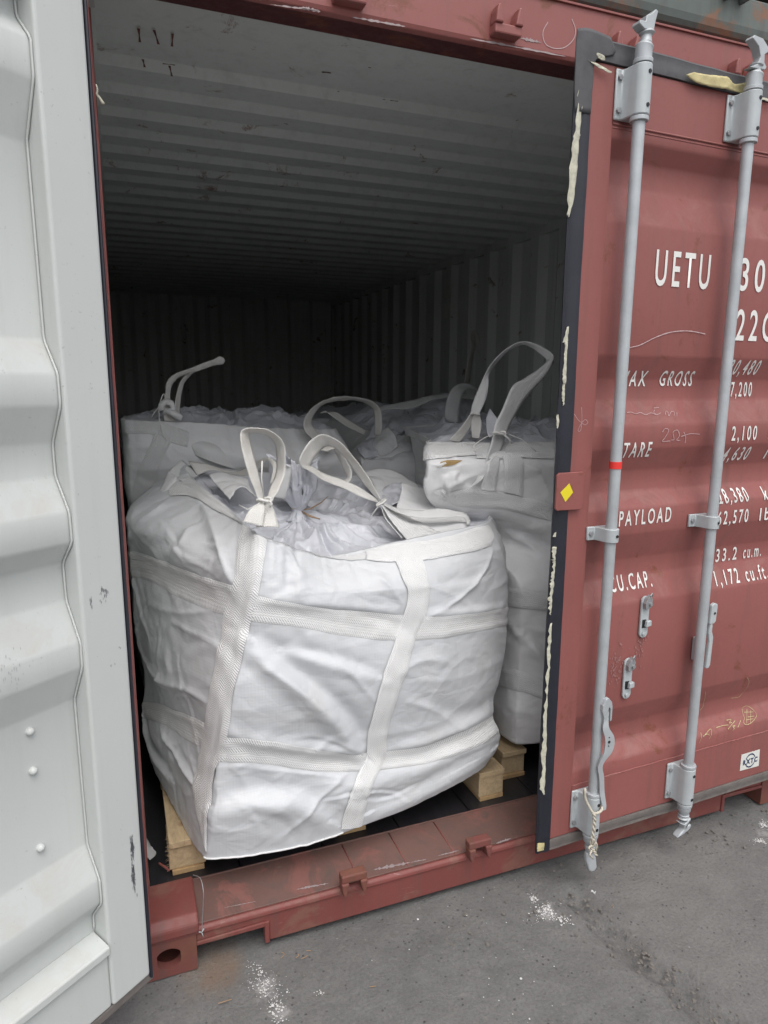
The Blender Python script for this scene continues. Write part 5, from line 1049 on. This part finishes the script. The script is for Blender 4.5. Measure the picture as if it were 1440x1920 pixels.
# ---- second bag on the left
zs_ = (.285, .42, .60, .80, 1.0, 1.18, 1.33, 1.425); R2 = boxrings(.085, 1.06, 1.25, 2.22, zs_, (.0, .02, .0, .02, 0, .02, .01, 0), (0, .0), 0, 2)
R2[-1] = [(.078, 1.27, 1.445), (.36, 1.25, 1.43), (.66, 1.30, 1.400), (.98, 1.34, 1.385), (1.02, 1.6, 1.39), (1.02, 1.9, 1.40), (1.0, 2.15, 1.40), (.7, 2.18, 1.41), (.4, 2.18, 1.41), (.10, 2.15, 1.42), (.08, 1.9, 1.43), (.075, 1.6, 1.44)]
R2[-2] = [(.085, 1.235, 1.33), (.36, 1.20, 1.31), (.68, 1.19, 1.28), (1.03, 1.25, 1.27), (1.08, 1.6, 1.28), (1.08, 1.9, 1.3), (1.05, 2.2, 1.3), (.7, 2.22, 1.3), (.4, 2.22, 1.3), (.09, 2.2, 1.3), (.07, 1.9, 1.3), (.07, 1.6, 1.32)]
B2 = make_bag(R2, 5, 'white bulk bag at back left, a knotted loop rising above its corner', M_fablift, .8, neck=(.58, 1.75, 1.45), liner_drop=-.01, hi=True, rimdrop=.02)
strap_on(B2, P2([((400, 880), (545, 1000)), ((330, 1030), (510, 1060)), ((270, 1160), (440, 1200)), ((200, 1300), (380, 1370)), ((170, 1430), (330, 1480)), ((140, 1600), (290, 1620)), ((120, 1780), (250, 1800))], ZD), mt=M_web, over=.002)
strap_on(B2, P2([((70, 790), (75, 930)), ((200, 780), (200, 925)), ((380, 790), (380, 940)), ((560, 850), (520, 1010)), ((720, 910), (700, 1060))], ZD), 'rim_tape', mt=M_web, over=.001)
patch('rim_fold', [[(*ZD(700, 930), 1.26), (*ZD(860, 970), 1.24), (*ZD(1020, 1010), 1.24), (*ZD(1180, 1090), 1.26)], [(*ZD(740, 1040), 1.21), (*ZD(880, 1060), 1.19), (*ZD(1040, 1110), 1.19), (*ZD(1200, 1170), 1.22)], [(*ZD(780, 1140), 1.20), (*ZD(900, 1190), 1.18), (*ZD(1040, 1240), 1.18), (*ZD(1190, 1285), 1.20)]], M_web, B2.root, 24, 30, .003, 1.3)
ribbon('loop', P2([((560, 860), (560, 860))], ZD)[0][:1]*0 or [ZD(*p) for p in ((470, 800), (455, 700), (470, 610), (480, 520), (490, 420), (540, 350), (640, 300), (750, 260), (860, 215), (960, 180), (1025, 148), (1070, 170))], [ZD(*p) for p in ((580, 800), (540, 700), (530, 610), (525, 520), (545, 440), (600, 370), (690, 325), (790, 300), (880, 270), (970, 240), (1050, 228), (1075, 200))], [1.24, 1.24, 1.24, 1.24, 1.24, 1.24, 1.24, 1.24, 1.23, 1.22, 1.21, 1.21], [1.245, 1.25, 1.255, 1.26, 1.26, 1.26, 1.255, 1.25, 1.245, 1.235, 1.225, 1.22], M_webd, B2.root, n=80)
ribbon('loop', [ZD(*p) for p in ((700, 290), (670, 350), (620, 430), (590, 540), (575, 640), (570, 720))], [ZD(*p) for p in ((780, 300), (720, 350), (665, 430), (640, 540), (630, 640), (620, 720))], [1.28]*6, [1.30]*6, M_webd, B2.root, n=50)
# knot
mb = MB(); c_ = aty(*ZD(500, 650), 1.23)
mb.tube([aty(*ZD(*p), 1.225) for p in ((440, 690), (440, 640), (480, 600), (540, 620), (560, 670), (520, 700), (460, 700))], [.010, .013, .014, .014, .012, .012, .010], 10)
mb.tube([aty(*ZD(*p), 1.21) for p in ((500, 700), (560, 720), (610, 750), (645, 770))], [.009, .014, .015, .011], 10); mb.build('knot', M_web, B2.root, smooth=True)
mb = MB(); mb.tube(cr(np.array([aty(*ZD(*p), 1.20) for p in ((480, 585), (465, 525), (440, 570), (415, 680), (430, 830), (455, 930), (495, 985))]), 40), .0020, 6); mb.tube([aty(*ZD(*p), 1.22) for p in ((420, 650), (370, 710), (340, 765))], .0022, 6); mb.build('tie_string', M_string, B2.root, smooth=True)
# crumpled liner showing along the top
patch('liner_fold', [[(*ZD(600, 830), 1.42), (*ZD(740, 840), 1.5), (*ZD(880, 760), 1.55), (*ZD(1040, 830), 1.6), (*ZD(1190, 800), 1.6), (*ZD(1330, 770), 1.6), (*ZD(1500, 790), 1.6), (*ZD(1900, 800), 1.6)], [(*ZD(620, 870), 1.38), (*ZD(760, 880), 1.44), (*ZD(900, 850), 1.45), (*ZD(1040, 870), 1.5), (*ZD(1200, 850), 1.5), (*ZD(1340, 840), 1.5), (*ZD(1520, 850), 1.5), (*ZD(1900, 870), 1.5)], [(*ZD(640, 900), 1.34), (*ZD(780, 940), 1.36), (*ZD(930, 980), 1.37), (*ZD(1060, 1000), 1.38), (*ZD(1220, 960), 1.4), (*ZD(1360, 940), 1.4), (*ZD(1560, 940), 1.4), (*ZD(1920, 960), 1.4)]], M_liner, B2.root, 30, 90, .010, 8.8)
# its right-hand loop
A = [Z5(*p) for p in ((680, 440), (640, 405), (608, 370), (608, 335), (640, 295), (700, 270), (780, 272), (832, 295), (845, 345), (840, 385))]
Bq = [Z5(*p) for p in ((700, 420), (655, 385), (630, 355), (632, 330), (665, 292), (715, 280), (775, 281), (815, 305), (823, 345), (822, 385))]
ribbon('loop', A, Bq, [1.15, 1.17, 1.2, 1.2, 1.22, 1.25, 1.3, 1.32, 1.33, 1.33], [1.18, 1.2, 1.24, 1.25, 1.28, 1.32, 1.36, 1.37, 1.37, 1.37], M_webd, B2.root, n=80)
ribbon('loop', [Z5(*p) for p in ((655, 318), (700, 315), (750, 345), (795, 372))], [Z5(*p) for p in ((672, 312), (695, 330), (735, 358), (790, 385))], [1.3, 1.34, 1.38, 1.4], [1.27, 1.30, 1.35, 1.38], M_webd, B2.root, n=40)

# ---- bag at the right beside the door
def RB(z, x0, fy, bx=2.33, cx=None, cy=None):
    cx, cy = (x0, fy+.03) if cx is None else (cx, cy)
    return [(cx, cy, z), (x0+.34, fy, z), (x0+.68, fy, z), (bx-.04, fy+.03, z), (bx, fy+.35, z), (bx, fy+.68, z), (bx-.04, fy+1.0, z), (1.95, fy+1.02, z), (1.6, fy+1.02, z), (max(1.38, cx+.06), fy+1.0, z), (max(1.30, cx), fy+.68, z), (max(1.22, cx), fy+.35, z)]
R3_ = [RB(.300, 1.335, .235), RB(.42, 1.325, .22), RB(.56, 1.335, .23), RB(.75, 1.335, .235), RB(.92, 1.32, .25), RB(1.06, 1.17, .275, cx=1.24, cy=.52), RB(1.15, 1.08, .295, cx=1.09, cy=.46), RB(1.24, 1.03, .315, cx=1.035, cy=.41), RB(1.32, 1.02, .34, cx=1.02, cy=.40), RB(1.36, 1.035, .38, cx=1.035, cy=.43), RB(1.385, 1.07, .45, cx=1.075, cy=.52)]
_q = random.Random(4)
for k_ in (5, 6, 7, 8, 9, 10):
    R3_[k_] = [(p[0]+_q.uniform(-.010, .010), p[1]+_q.uniform(-.012, .012), p[2]+_q.uniform(-.014, .008)) for p in R3_[k_]]
CR3 = [([(965, 1000), (990, 1010), (1030, 1040)], .010, .03, 'f'), ([(950, 1150), (985, 1180), (1030, 1185)], .010, .03, 's'), ([(950, 1200), (1000, 1215), (1030, 1250)], .010, .02, 's'), ([ZC(460, 960), ZC(640, 1010), ZC(780, 1040)], .010, .05, 'f'), ([ZC(600, 1050), ZC(760, 1000), ZC(860, 960)], .008, .03, 's'),
 ([ZC(1160, 900), ZC(1260, 960), ZC(1340, 1100)], .008, .03, 's'), ([ZC(480, 900), ZC(620, 930), ZC(760, 900)], .007, .03, 's'),([(965, 1040), (1000, 1050), (1030, 1060)], .008, .02, 's'), ([(962, 1170), (1000, 1200), (1030, 1240)], .008, .03, 'f'), ([ZC(480, 880), ZC(700, 860), ZC(900, 870)], .006, .02, 's'), ([(960, 1330), (990, 1335), (1010, 1350)], .006, .02, 's'), ([(968, 1220), (1005, 1225), (1020, 1235)], .006, .02, 's')]
B3 = make_bag(R3_, 9, 'white bulk bag beside the right door, brown stain under its top edge', M_fablift, .8, CR3, neck=(1.75, .95, 1.44), liner_drop=.0, rimdrop=.03, pleat=.004)
for pr_, nm in ((P2([((500, 772), (470, 862)), ((650, 768), (640, 865)), ((850, 745), (850, 868)), ((1000, 770), (1000, 868)), ((1160, 760), (1180, 862)), ((1360, 790), (1360, 868))], ZC), 'rim_tape'),
    (P2([((540, 1082), (740, 1185)), ((700, 1078), (800, 1190)), ((830, 1066), (870, 1195)), ((1000, 1088), (1010, 1200)), ((1160, 1120), (1160, 1238)), ((1340, 1168), (1340, 1285))], ZC), 'belt'),
    ([((950, 1098), (950, 1134)), ((985, 1104), (985, 1141)), ((1028, 1112), (1028, 1146))], 'belt'), ([((940, 1250), (935, 1284)), ((975, 1258), (975, 1296)), ((1028, 1278), (1028, 1314))], 'belt')):
    strap_on(B3, pr_, nm, over=.002 if nm != 'rim_tape' else .004)
strap_on(B3, P2([((1018, 850), (1150, 870)), ((1020, 930), (1152, 940)), ((1022, 1010), (1150, 1020)), ((1020, 1085), (1150, 1118))], ZC), over=.006, n=50)
strap_on(B3, P2([((935, 860), (1000, 860)), ((900, 950), (985, 950)), ((875, 1020), (975, 1020)), ((870, 1075), (970, 1082))], ZC), over=.004, n=50)
ribbon('loop', [ZC(*p) for p in ((955, 690), (935, 780), (895, 900), (850, 990), (800, 1062))], [ZC(*p) for p in ((1035, 700), (1010, 790), (960, 880), (910, 950), (880, 1005))], [.37, .36, .35, .345, .33], [.40, .385, .365, .35, .33], M_web, B3.root, n=50)
A = [ZC(*p) for p in ((800, 565), (815, 490), (850, 400), (895, 300), (940, 225), (1000, 158), (1070, 104), (1135, 79), (1215, 80), (1295, 115), (1358, 165), (1345, 230), (1290, 320), (1210, 410), (1140, 500), (1085, 600), (1050, 670), (1035, 710))]
Bq = [ZC(*p) for p in ((855, 570), (900, 470), (920, 380), (925, 300), (955, 242), (1010, 178), (1080, 120), (1148, 95), (1210, 112), (1265, 150), (1312, 205), (1250, 265), (1160, 325), (1090, 365), (1050, 440), (1010, 540), (970, 620), (955, 700))]
dA = [.62, .62, .62, .61, .60, .58, .56, .54, .52, .50, .47, .45, .43, .42, .41, .40, .39, .38]; dB = [.60, .60, .60, .62, .64, .63, .61, .59, .56, .53, .50, .46, .43, .41, .40, .38, .37, .36]
ribbon('loop', A, Bq, dA, dB, M_web, B3.root, n=150)
ribbon('loop', [ZC(*p) for p in ((800, 560), (760, 620), (700, 690), (650, 740))], [ZC(*p) for p in ((825, 575), (800, 650), (765, 700), (730, 750))], [.62, .60, .58, .55], [.63, .62, .60, .57], M_webd, B3.root, n=30)
ribbon('loop', [ZC(*p) for p in ((815, 570), (805, 640), (810, 720))], [ZC(*p) for p in ((860, 560), (875, 630), (860, 725))], [.62, .62, .60], [.60, .60, .58], M_webd, B3.root, n=30)
mb = MB()
for (c2, y_, r_) in ((ZC(995, 690), .365, .026), (ZC(830, 560), .60, .018)):
    mb = MB(); c_ = aty(*c2, y_); mb.tube([c_+np.array([r_*math.cos(a), .012*math.sin(a), .004*math.sin(2*a)]) for a in np.linspace(0, 6.283, 16)], .0035, 7); mb.build('tie_string', M_string, B3.root, smooth=True)
mb = MB()
mb.tube(cr(np.array([aty(*ZC(*p), .35) for p in ((965, 700), (900, 720), (830, 770), (830, 800), (890, 770))]), 20), .0014, 5); mb.tube([aty(*ZC(*p), .35) for p in ((1030, 705), (1060, 730), (1080, 760))], .003, 6); mb.tube([aty(*ZC(*p), .35) for p in ((1060, 700), (1140, 730), (1190, 770), (1240, 815))], .0014, 5)
mb.build('tie_string', M_string, B3.root, smooth=True)
# brown stain under the rim
ST = [px_uv(B3.G, B3.N, ZC(*p)) for p in ((575, 920), (600, 890), (640, 878), (700, 876), (745, 880), (720, 890), (690, 905), (640, 915))]
mb = MB(); mb.add([bil(B3.G, *q)+bil(B3.N, *q)*.0035 for q in ST], [tuple(range(len(ST)))]); mb.build('stain', M_stain, B3.body)
patch('liner_fold', [[(*ZC(905, 600), .60), (*ZC(915, 560), .62), (*ZC(930, 525), .64)], [(*ZC(910, 680), .56), (*ZC(940, 630), .58), (*ZC(965, 570), .60)], [(*ZC(930, 720), .54), (*ZC(960, 690), .55), (*ZC(1000, 620), .57)]], M_liner, B3.root, 20, 20, .004, 9.9)
patch('liner_fold', [[(*ZC(1060, 650), .9), (*ZC(1150, 630), .95), (*ZC(1260, 618), .95), (*ZC(1400, 612), .95)], [(*ZC(1080, 690), .75), (*ZC(1170, 680), .8), (*ZC(1280, 690), .8), (*ZC(1400, 680), .8)], [(*ZC(1110, 730), .6), (*ZC(1190, 750), .6), (*ZC(1280, 740), .6), (*ZC(1400, 750), .6)]], M_liner, B3.root, 30, 40, .012, 2.9)

# ---- second bag on the right
R4 = boxrings(1.16, 2.26, 1.42, 2.42, (.285, .42, .6, .8, 1.0, 1.16, 1.25, 1.33), (.0, .02, .0, .02, 0, .02, .0, -.04), (0, .0), 0, 4)
R4[-1] = [(1.37, 1.56, 1.335), (1.60, 1.52, 1.345), (1.85, 1.52, 1.36), (2.15, 1.55, 1.37), (2.2, 1.8, 1.38), (2.2, 2.1, 1.39), (2.15, 2.35, 1.39), (1.85, 2.37, 1.39), (1.55, 2.37, 1.39), (1.25, 2.3, 1.38), (1.25, 2.05, 1.37), (1.28, 1.8, 1.35)]
B4 = make_bag(R4, 13, 'white bulk bag at back right with a flat strap stretched across its crumpled top', M_fablift, .9, neck=(1.7, 1.95, 1.46), liner_drop=-.015, rimdrop=.02)
strap_on(B4, P2([((50, 870), (60, 935)), ((200, 875), (200, 945)), ((330, 885), (320, 950)), ((430, 900), (430, 960))], ZC), 'belt', n=40)
ribbon('loop', [ZC(*p) for p in ((640, 720), (630, 640), (632, 510), (655, 425), (700, 370), (760, 354), (820, 373), (852, 402))], [ZC(*p) for p in ((705, 720), (715, 640), (725, 520), (748, 430), (773, 396), (800, 390), (832, 405), (848, 422))], [1.35, 1.36, 1.38, 1.4, 1.42, 1.46, 1.52, 1.56], [1.35, 1.36, 1.38, 1.42, 1.46, 1.5, 1.55, 1.58], M_web, B4.root, n=60)
mb = MB(); mb.tube([aty(*ZC(*p), 1.34) for p in ((640, 600), (635, 660), (640, 625), (680, 618), (725, 625))], .0016, 5); mb.build('tie_string', M_dark, B4.root)
ribbon('loop', [ZC(*p) for p in ((175, 520), (250, 500), (370, 478), (480, 450), (570, 432), (700, 430), (850, 428))], [ZC(*p) for p in ((190, 545), (260, 528), (370, 528), (470, 500), (560, 462), (700, 452), (850, 468))], [1.55, 1.58, 1.62, 1.66, 1.7, 1.75, 1.8], [1.5, 1.52, 1.55, 1.6, 1.64, 1.7, 1.74], M_web, B4.root, n=60)
patch('liner_fold', [[(*ZC(200, 600), 1.75), (*ZC(270, 535), 1.8), (*ZC(400, 540), 1.8), (*ZC(520, 470), 1.8), (*ZC(620, 430), 1.85), (*ZC(760, 450), 1.85), (*ZC(860, 480), 1.85)], [(*ZC(200, 680), 1.62), (*ZC(290, 620), 1.65), (*ZC(420, 620), 1.65), (*ZC(540, 580), 1.68), (*ZC(640, 540), 1.7), (*ZC(760, 560), 1.7), (*ZC(860, 570), 1.7)], [(*ZC(240, 760), 1.5), (*ZC(330, 690), 1.55), (*ZC(440, 670), 1.56), (*ZC(560, 670), 1.57), (*ZC(660, 650), 1.58), (*ZC(780, 650), 1.58), (*ZC(880, 660), 1.58)]], M_liner, B4.root, 50, 90, .022, 3.9, sc=9)
patch('flap', [[(*ZC(140, 760), 1.46), (*ZC(180, 690), 1.5), (*ZC(245, 650), 1.52)], [(*ZC(150, 810), 1.42), (*ZC(210, 750), 1.44), (*ZC(290, 700), 1.46)], [(*ZC(200, 850), 1.38), (*ZC(260, 820), 1.40), (*ZC(310, 780), 1.42)]], M_fablift, B4.root, 24, 24, .005, 1.9)
patch('flap', [[(*ZC(40, 790), 1.44), (*ZC(100, 720), 1.52), (*ZC(170, 600), 1.6)], [(*ZC(60, 830), 1.40), (*ZC(130, 770), 1.46), (*ZC(190, 680), 1.54)], [(*ZC(120, 870), 1.36), (*ZC(190, 830), 1.40), (*ZC(240, 720), 1.48)]], M_liner, B4.root, 30, 30, .014, 2.2)
patch('flap', [[(*ZC(385, 684), 1.56), (*ZC(500, 670), 1.58), (*ZC(600, 660), 1.56), (*ZC(680, 650), 1.54)], [(*ZC(310, 765), 1.47), (*ZC(440, 755), 1.46), (*ZC(560, 745), 1.44), (*ZC(680, 730), 1.42)], [(*ZC(200, 862), 1.40), (*ZC(330, 850), 1.38), (*ZC(480, 840), 1.37), (*ZC(660, 820), 1.36)], [(*ZC(70, 870), 1.37), (*ZC(250, 890), 1.36), (*ZC(430, 895), 1.35), (*ZC(650, 890), 1.35)]], M_fablift, B4.root, 50, 50, .008, 5.2)
patch('flap', [[(*ZC(60, 865), 1.365), (*ZC(220, 880), 1.36), (*ZC(430, 890), 1.345), (*ZC(640, 900), 1.34)], [(*ZC(70, 960), 1.36), (*ZC(240, 965), 1.35), (*ZC(430, 970), 1.335), (*ZC(640, 980), 1.33)], [(*ZC(80, 1100), 1.36), (*ZC(240, 1100), 1.35), (*ZC(430, 1100), 1.335), (*ZC(640, 1100), 1.33)]], M_fablift, B4.root, 40, 40, .006, 5.8)
# ---- third row
R5 = boxrings(.10, 1.08, 2.38, 3.35, (.285, .5, .75, 1.0, 1.2, 1.34), (.0, .02, .0, .02, .01, 0), (0, 0), 0, 6)
B5 = make_bag(R5, 17, 'far left white bulk bag, third row deep in the dark container', M_fablift, .9, neck=(.58, 2.85, 1.42), liner_drop=.0, hi=False)
R6 = boxrings(1.22, 2.26, 2.55, 3.5, (.285, .5, .75, 1.0, 1.2, 1.36), (.0, .02, .0, .02, .01, 0), (0, 0), 0, 8)
B6 = make_bag(R6, 19, 'far right white bulk bag whose thin loop sticks up highest in the dark', M_fablift, .9, neck=(1.75, 3.0, 1.45), liner_drop=.0, hi=False)
ribbon('loop', [ZC(*p) for p in ((755, 360), (775, 250), (795, 150), (800, 95), (795, 45), (800, 10), (830, 0), (855, 40), (865, 75), (890, 140), (950, 235), (1025, 340), (1060, 420), (1160, 530), (1192, 608))], [ZC(*p) for p in ((790, 360), (803, 250), (822, 150), (832, 105), (830, 70), (832, 40), (836, 35), (835, 55), (840, 90), (868, 155), (928, 245), (1000, 350), (1038, 430), (1115, 545), (1160, 615))],
       [2.55]*15, [2.58]*15, M_webd, B6.root, n=90)

# ================================================================== small loose things
mb = MB(); off = lambda p, y: aty(*z4(*p), y)
yy = -.172
mb.tube(cr(np.array([off(p, yy+dy) for p, dy in (((345, 1225), .03), ((350, 1200), 0), ((352, 1250), -.002), ((375, 1300), -.006), ((400, 1335), -.010), ((440, 1322), -.004), ((446, 1285), .01), ((436, 1262), .03))]), 50), .0042, 8)
for k in (-1, 1):
    pts = cr(np.array([off(p, yy-.012) for p in ((400, 1332), (404, 1370), (400, 1420), (394, 1470), (388, 1520), (400, 1545), (412, 1570))]), 70)
    for i in range(len(pts)): pts[i] = pts[i]+k*np.array([math.cos(i*.45), math.sin(i*.45), 0])*.0032
    mb.tube(pts, .0032, 6)
for a, b_, c2 in (((388, 1515), (372, 1530), (380, 1548)), ((395, 1520), (412, 1500), (420, 1530)), ((392, 1540), (378, 1568), (398, 1590)), ((388, 1510), (400, 1480), (415, 1545))):
    mb.tube(cr(np.array([off(a, yy-.014), off(b_, yy-.02), off(c2, yy-.012)]), 10), .0030, 6)
o = mb.build('rope', M_rope, smooth=True); tag(o, 'frayed twine knotted round the bottom of the nearer lock rod', 'rope')
mb = MB(); zf = lambda x, y: (180+x/3.789, 1450+y/3.789)
mb.tube(cr(np.array([aty(*zf(690, 722), .06), aty(*zf(740, 745), .02), aty(*zf(762, 830), -.012), aty(*zf(762, 920), -.014), aty(*zf(756, 1020), -.012), aty(*zf(752, 1130), -.016)]), 40), .0012, 6)
c_ = aty(*zf(752, 1130), -.016); mb.tube([c_+np.array([-.008, 0, .004]), c_, c_+np.array([.006, -.002, .012])], .0022, 6); mb.tube([c_, c_+np.array([.003, -.004, -.012])], .0016, 5)
o = mb.build('wire', M_bolt, smooth=True); tag(o, 'thin wire tied round the door sill above the corner casting', 'wire')
o = patch('plastic_scrap', [[(*zf(350, 430), .30), (*zf(375, 500), .30), (*zf(400, 520), .28)], [(*zf(345, 520), .26), (*zf(380, 550), .26), (*zf(425, 575), .26)], [(*zf(350, 590), .22), (*zf(370, 600), .22), (*zf(385, 615), .22)]], M_scrap, None, 12, 12, .004, 5.5); tag(o, 'scrap of pale plastic film on the floor left of the front pallet', 'plastic scrap')
mb = MB(); mb.tube([aty(*zf(450, 640), .22), aty(*zf(490, 665), .20), aty(*zf(520, 690), .18)], [.003, .004, .003], 6); o = mb.build('rusty_chip', M_redf); tag(o, 'reddish splinter lying in the gap beside the front pallet', 'chip')
mb = MB(); random.seed(9)
for (px, py, s) in ((533, 1790, .02), (560, 1792, .012), (572, 1795, .012), (580, 1783, .008), (422, 1878, .02), (1150, 1700, .01), (700, 1850, .01)):
    c0 = atz(px, py, .001); a = random.random()*3; mb.tube([c0+np.array([s*math.cos(a+q*.5)*q, s*math.sin(a)*q*.5, .001]) for q in np.linspace(-1, 1, 5)], .0012, 5)
o = mb.build('debris', M_twig); o['kind'] = 'stuff'; o['label'] = 'tiny straw bits scattered on the asphalt'
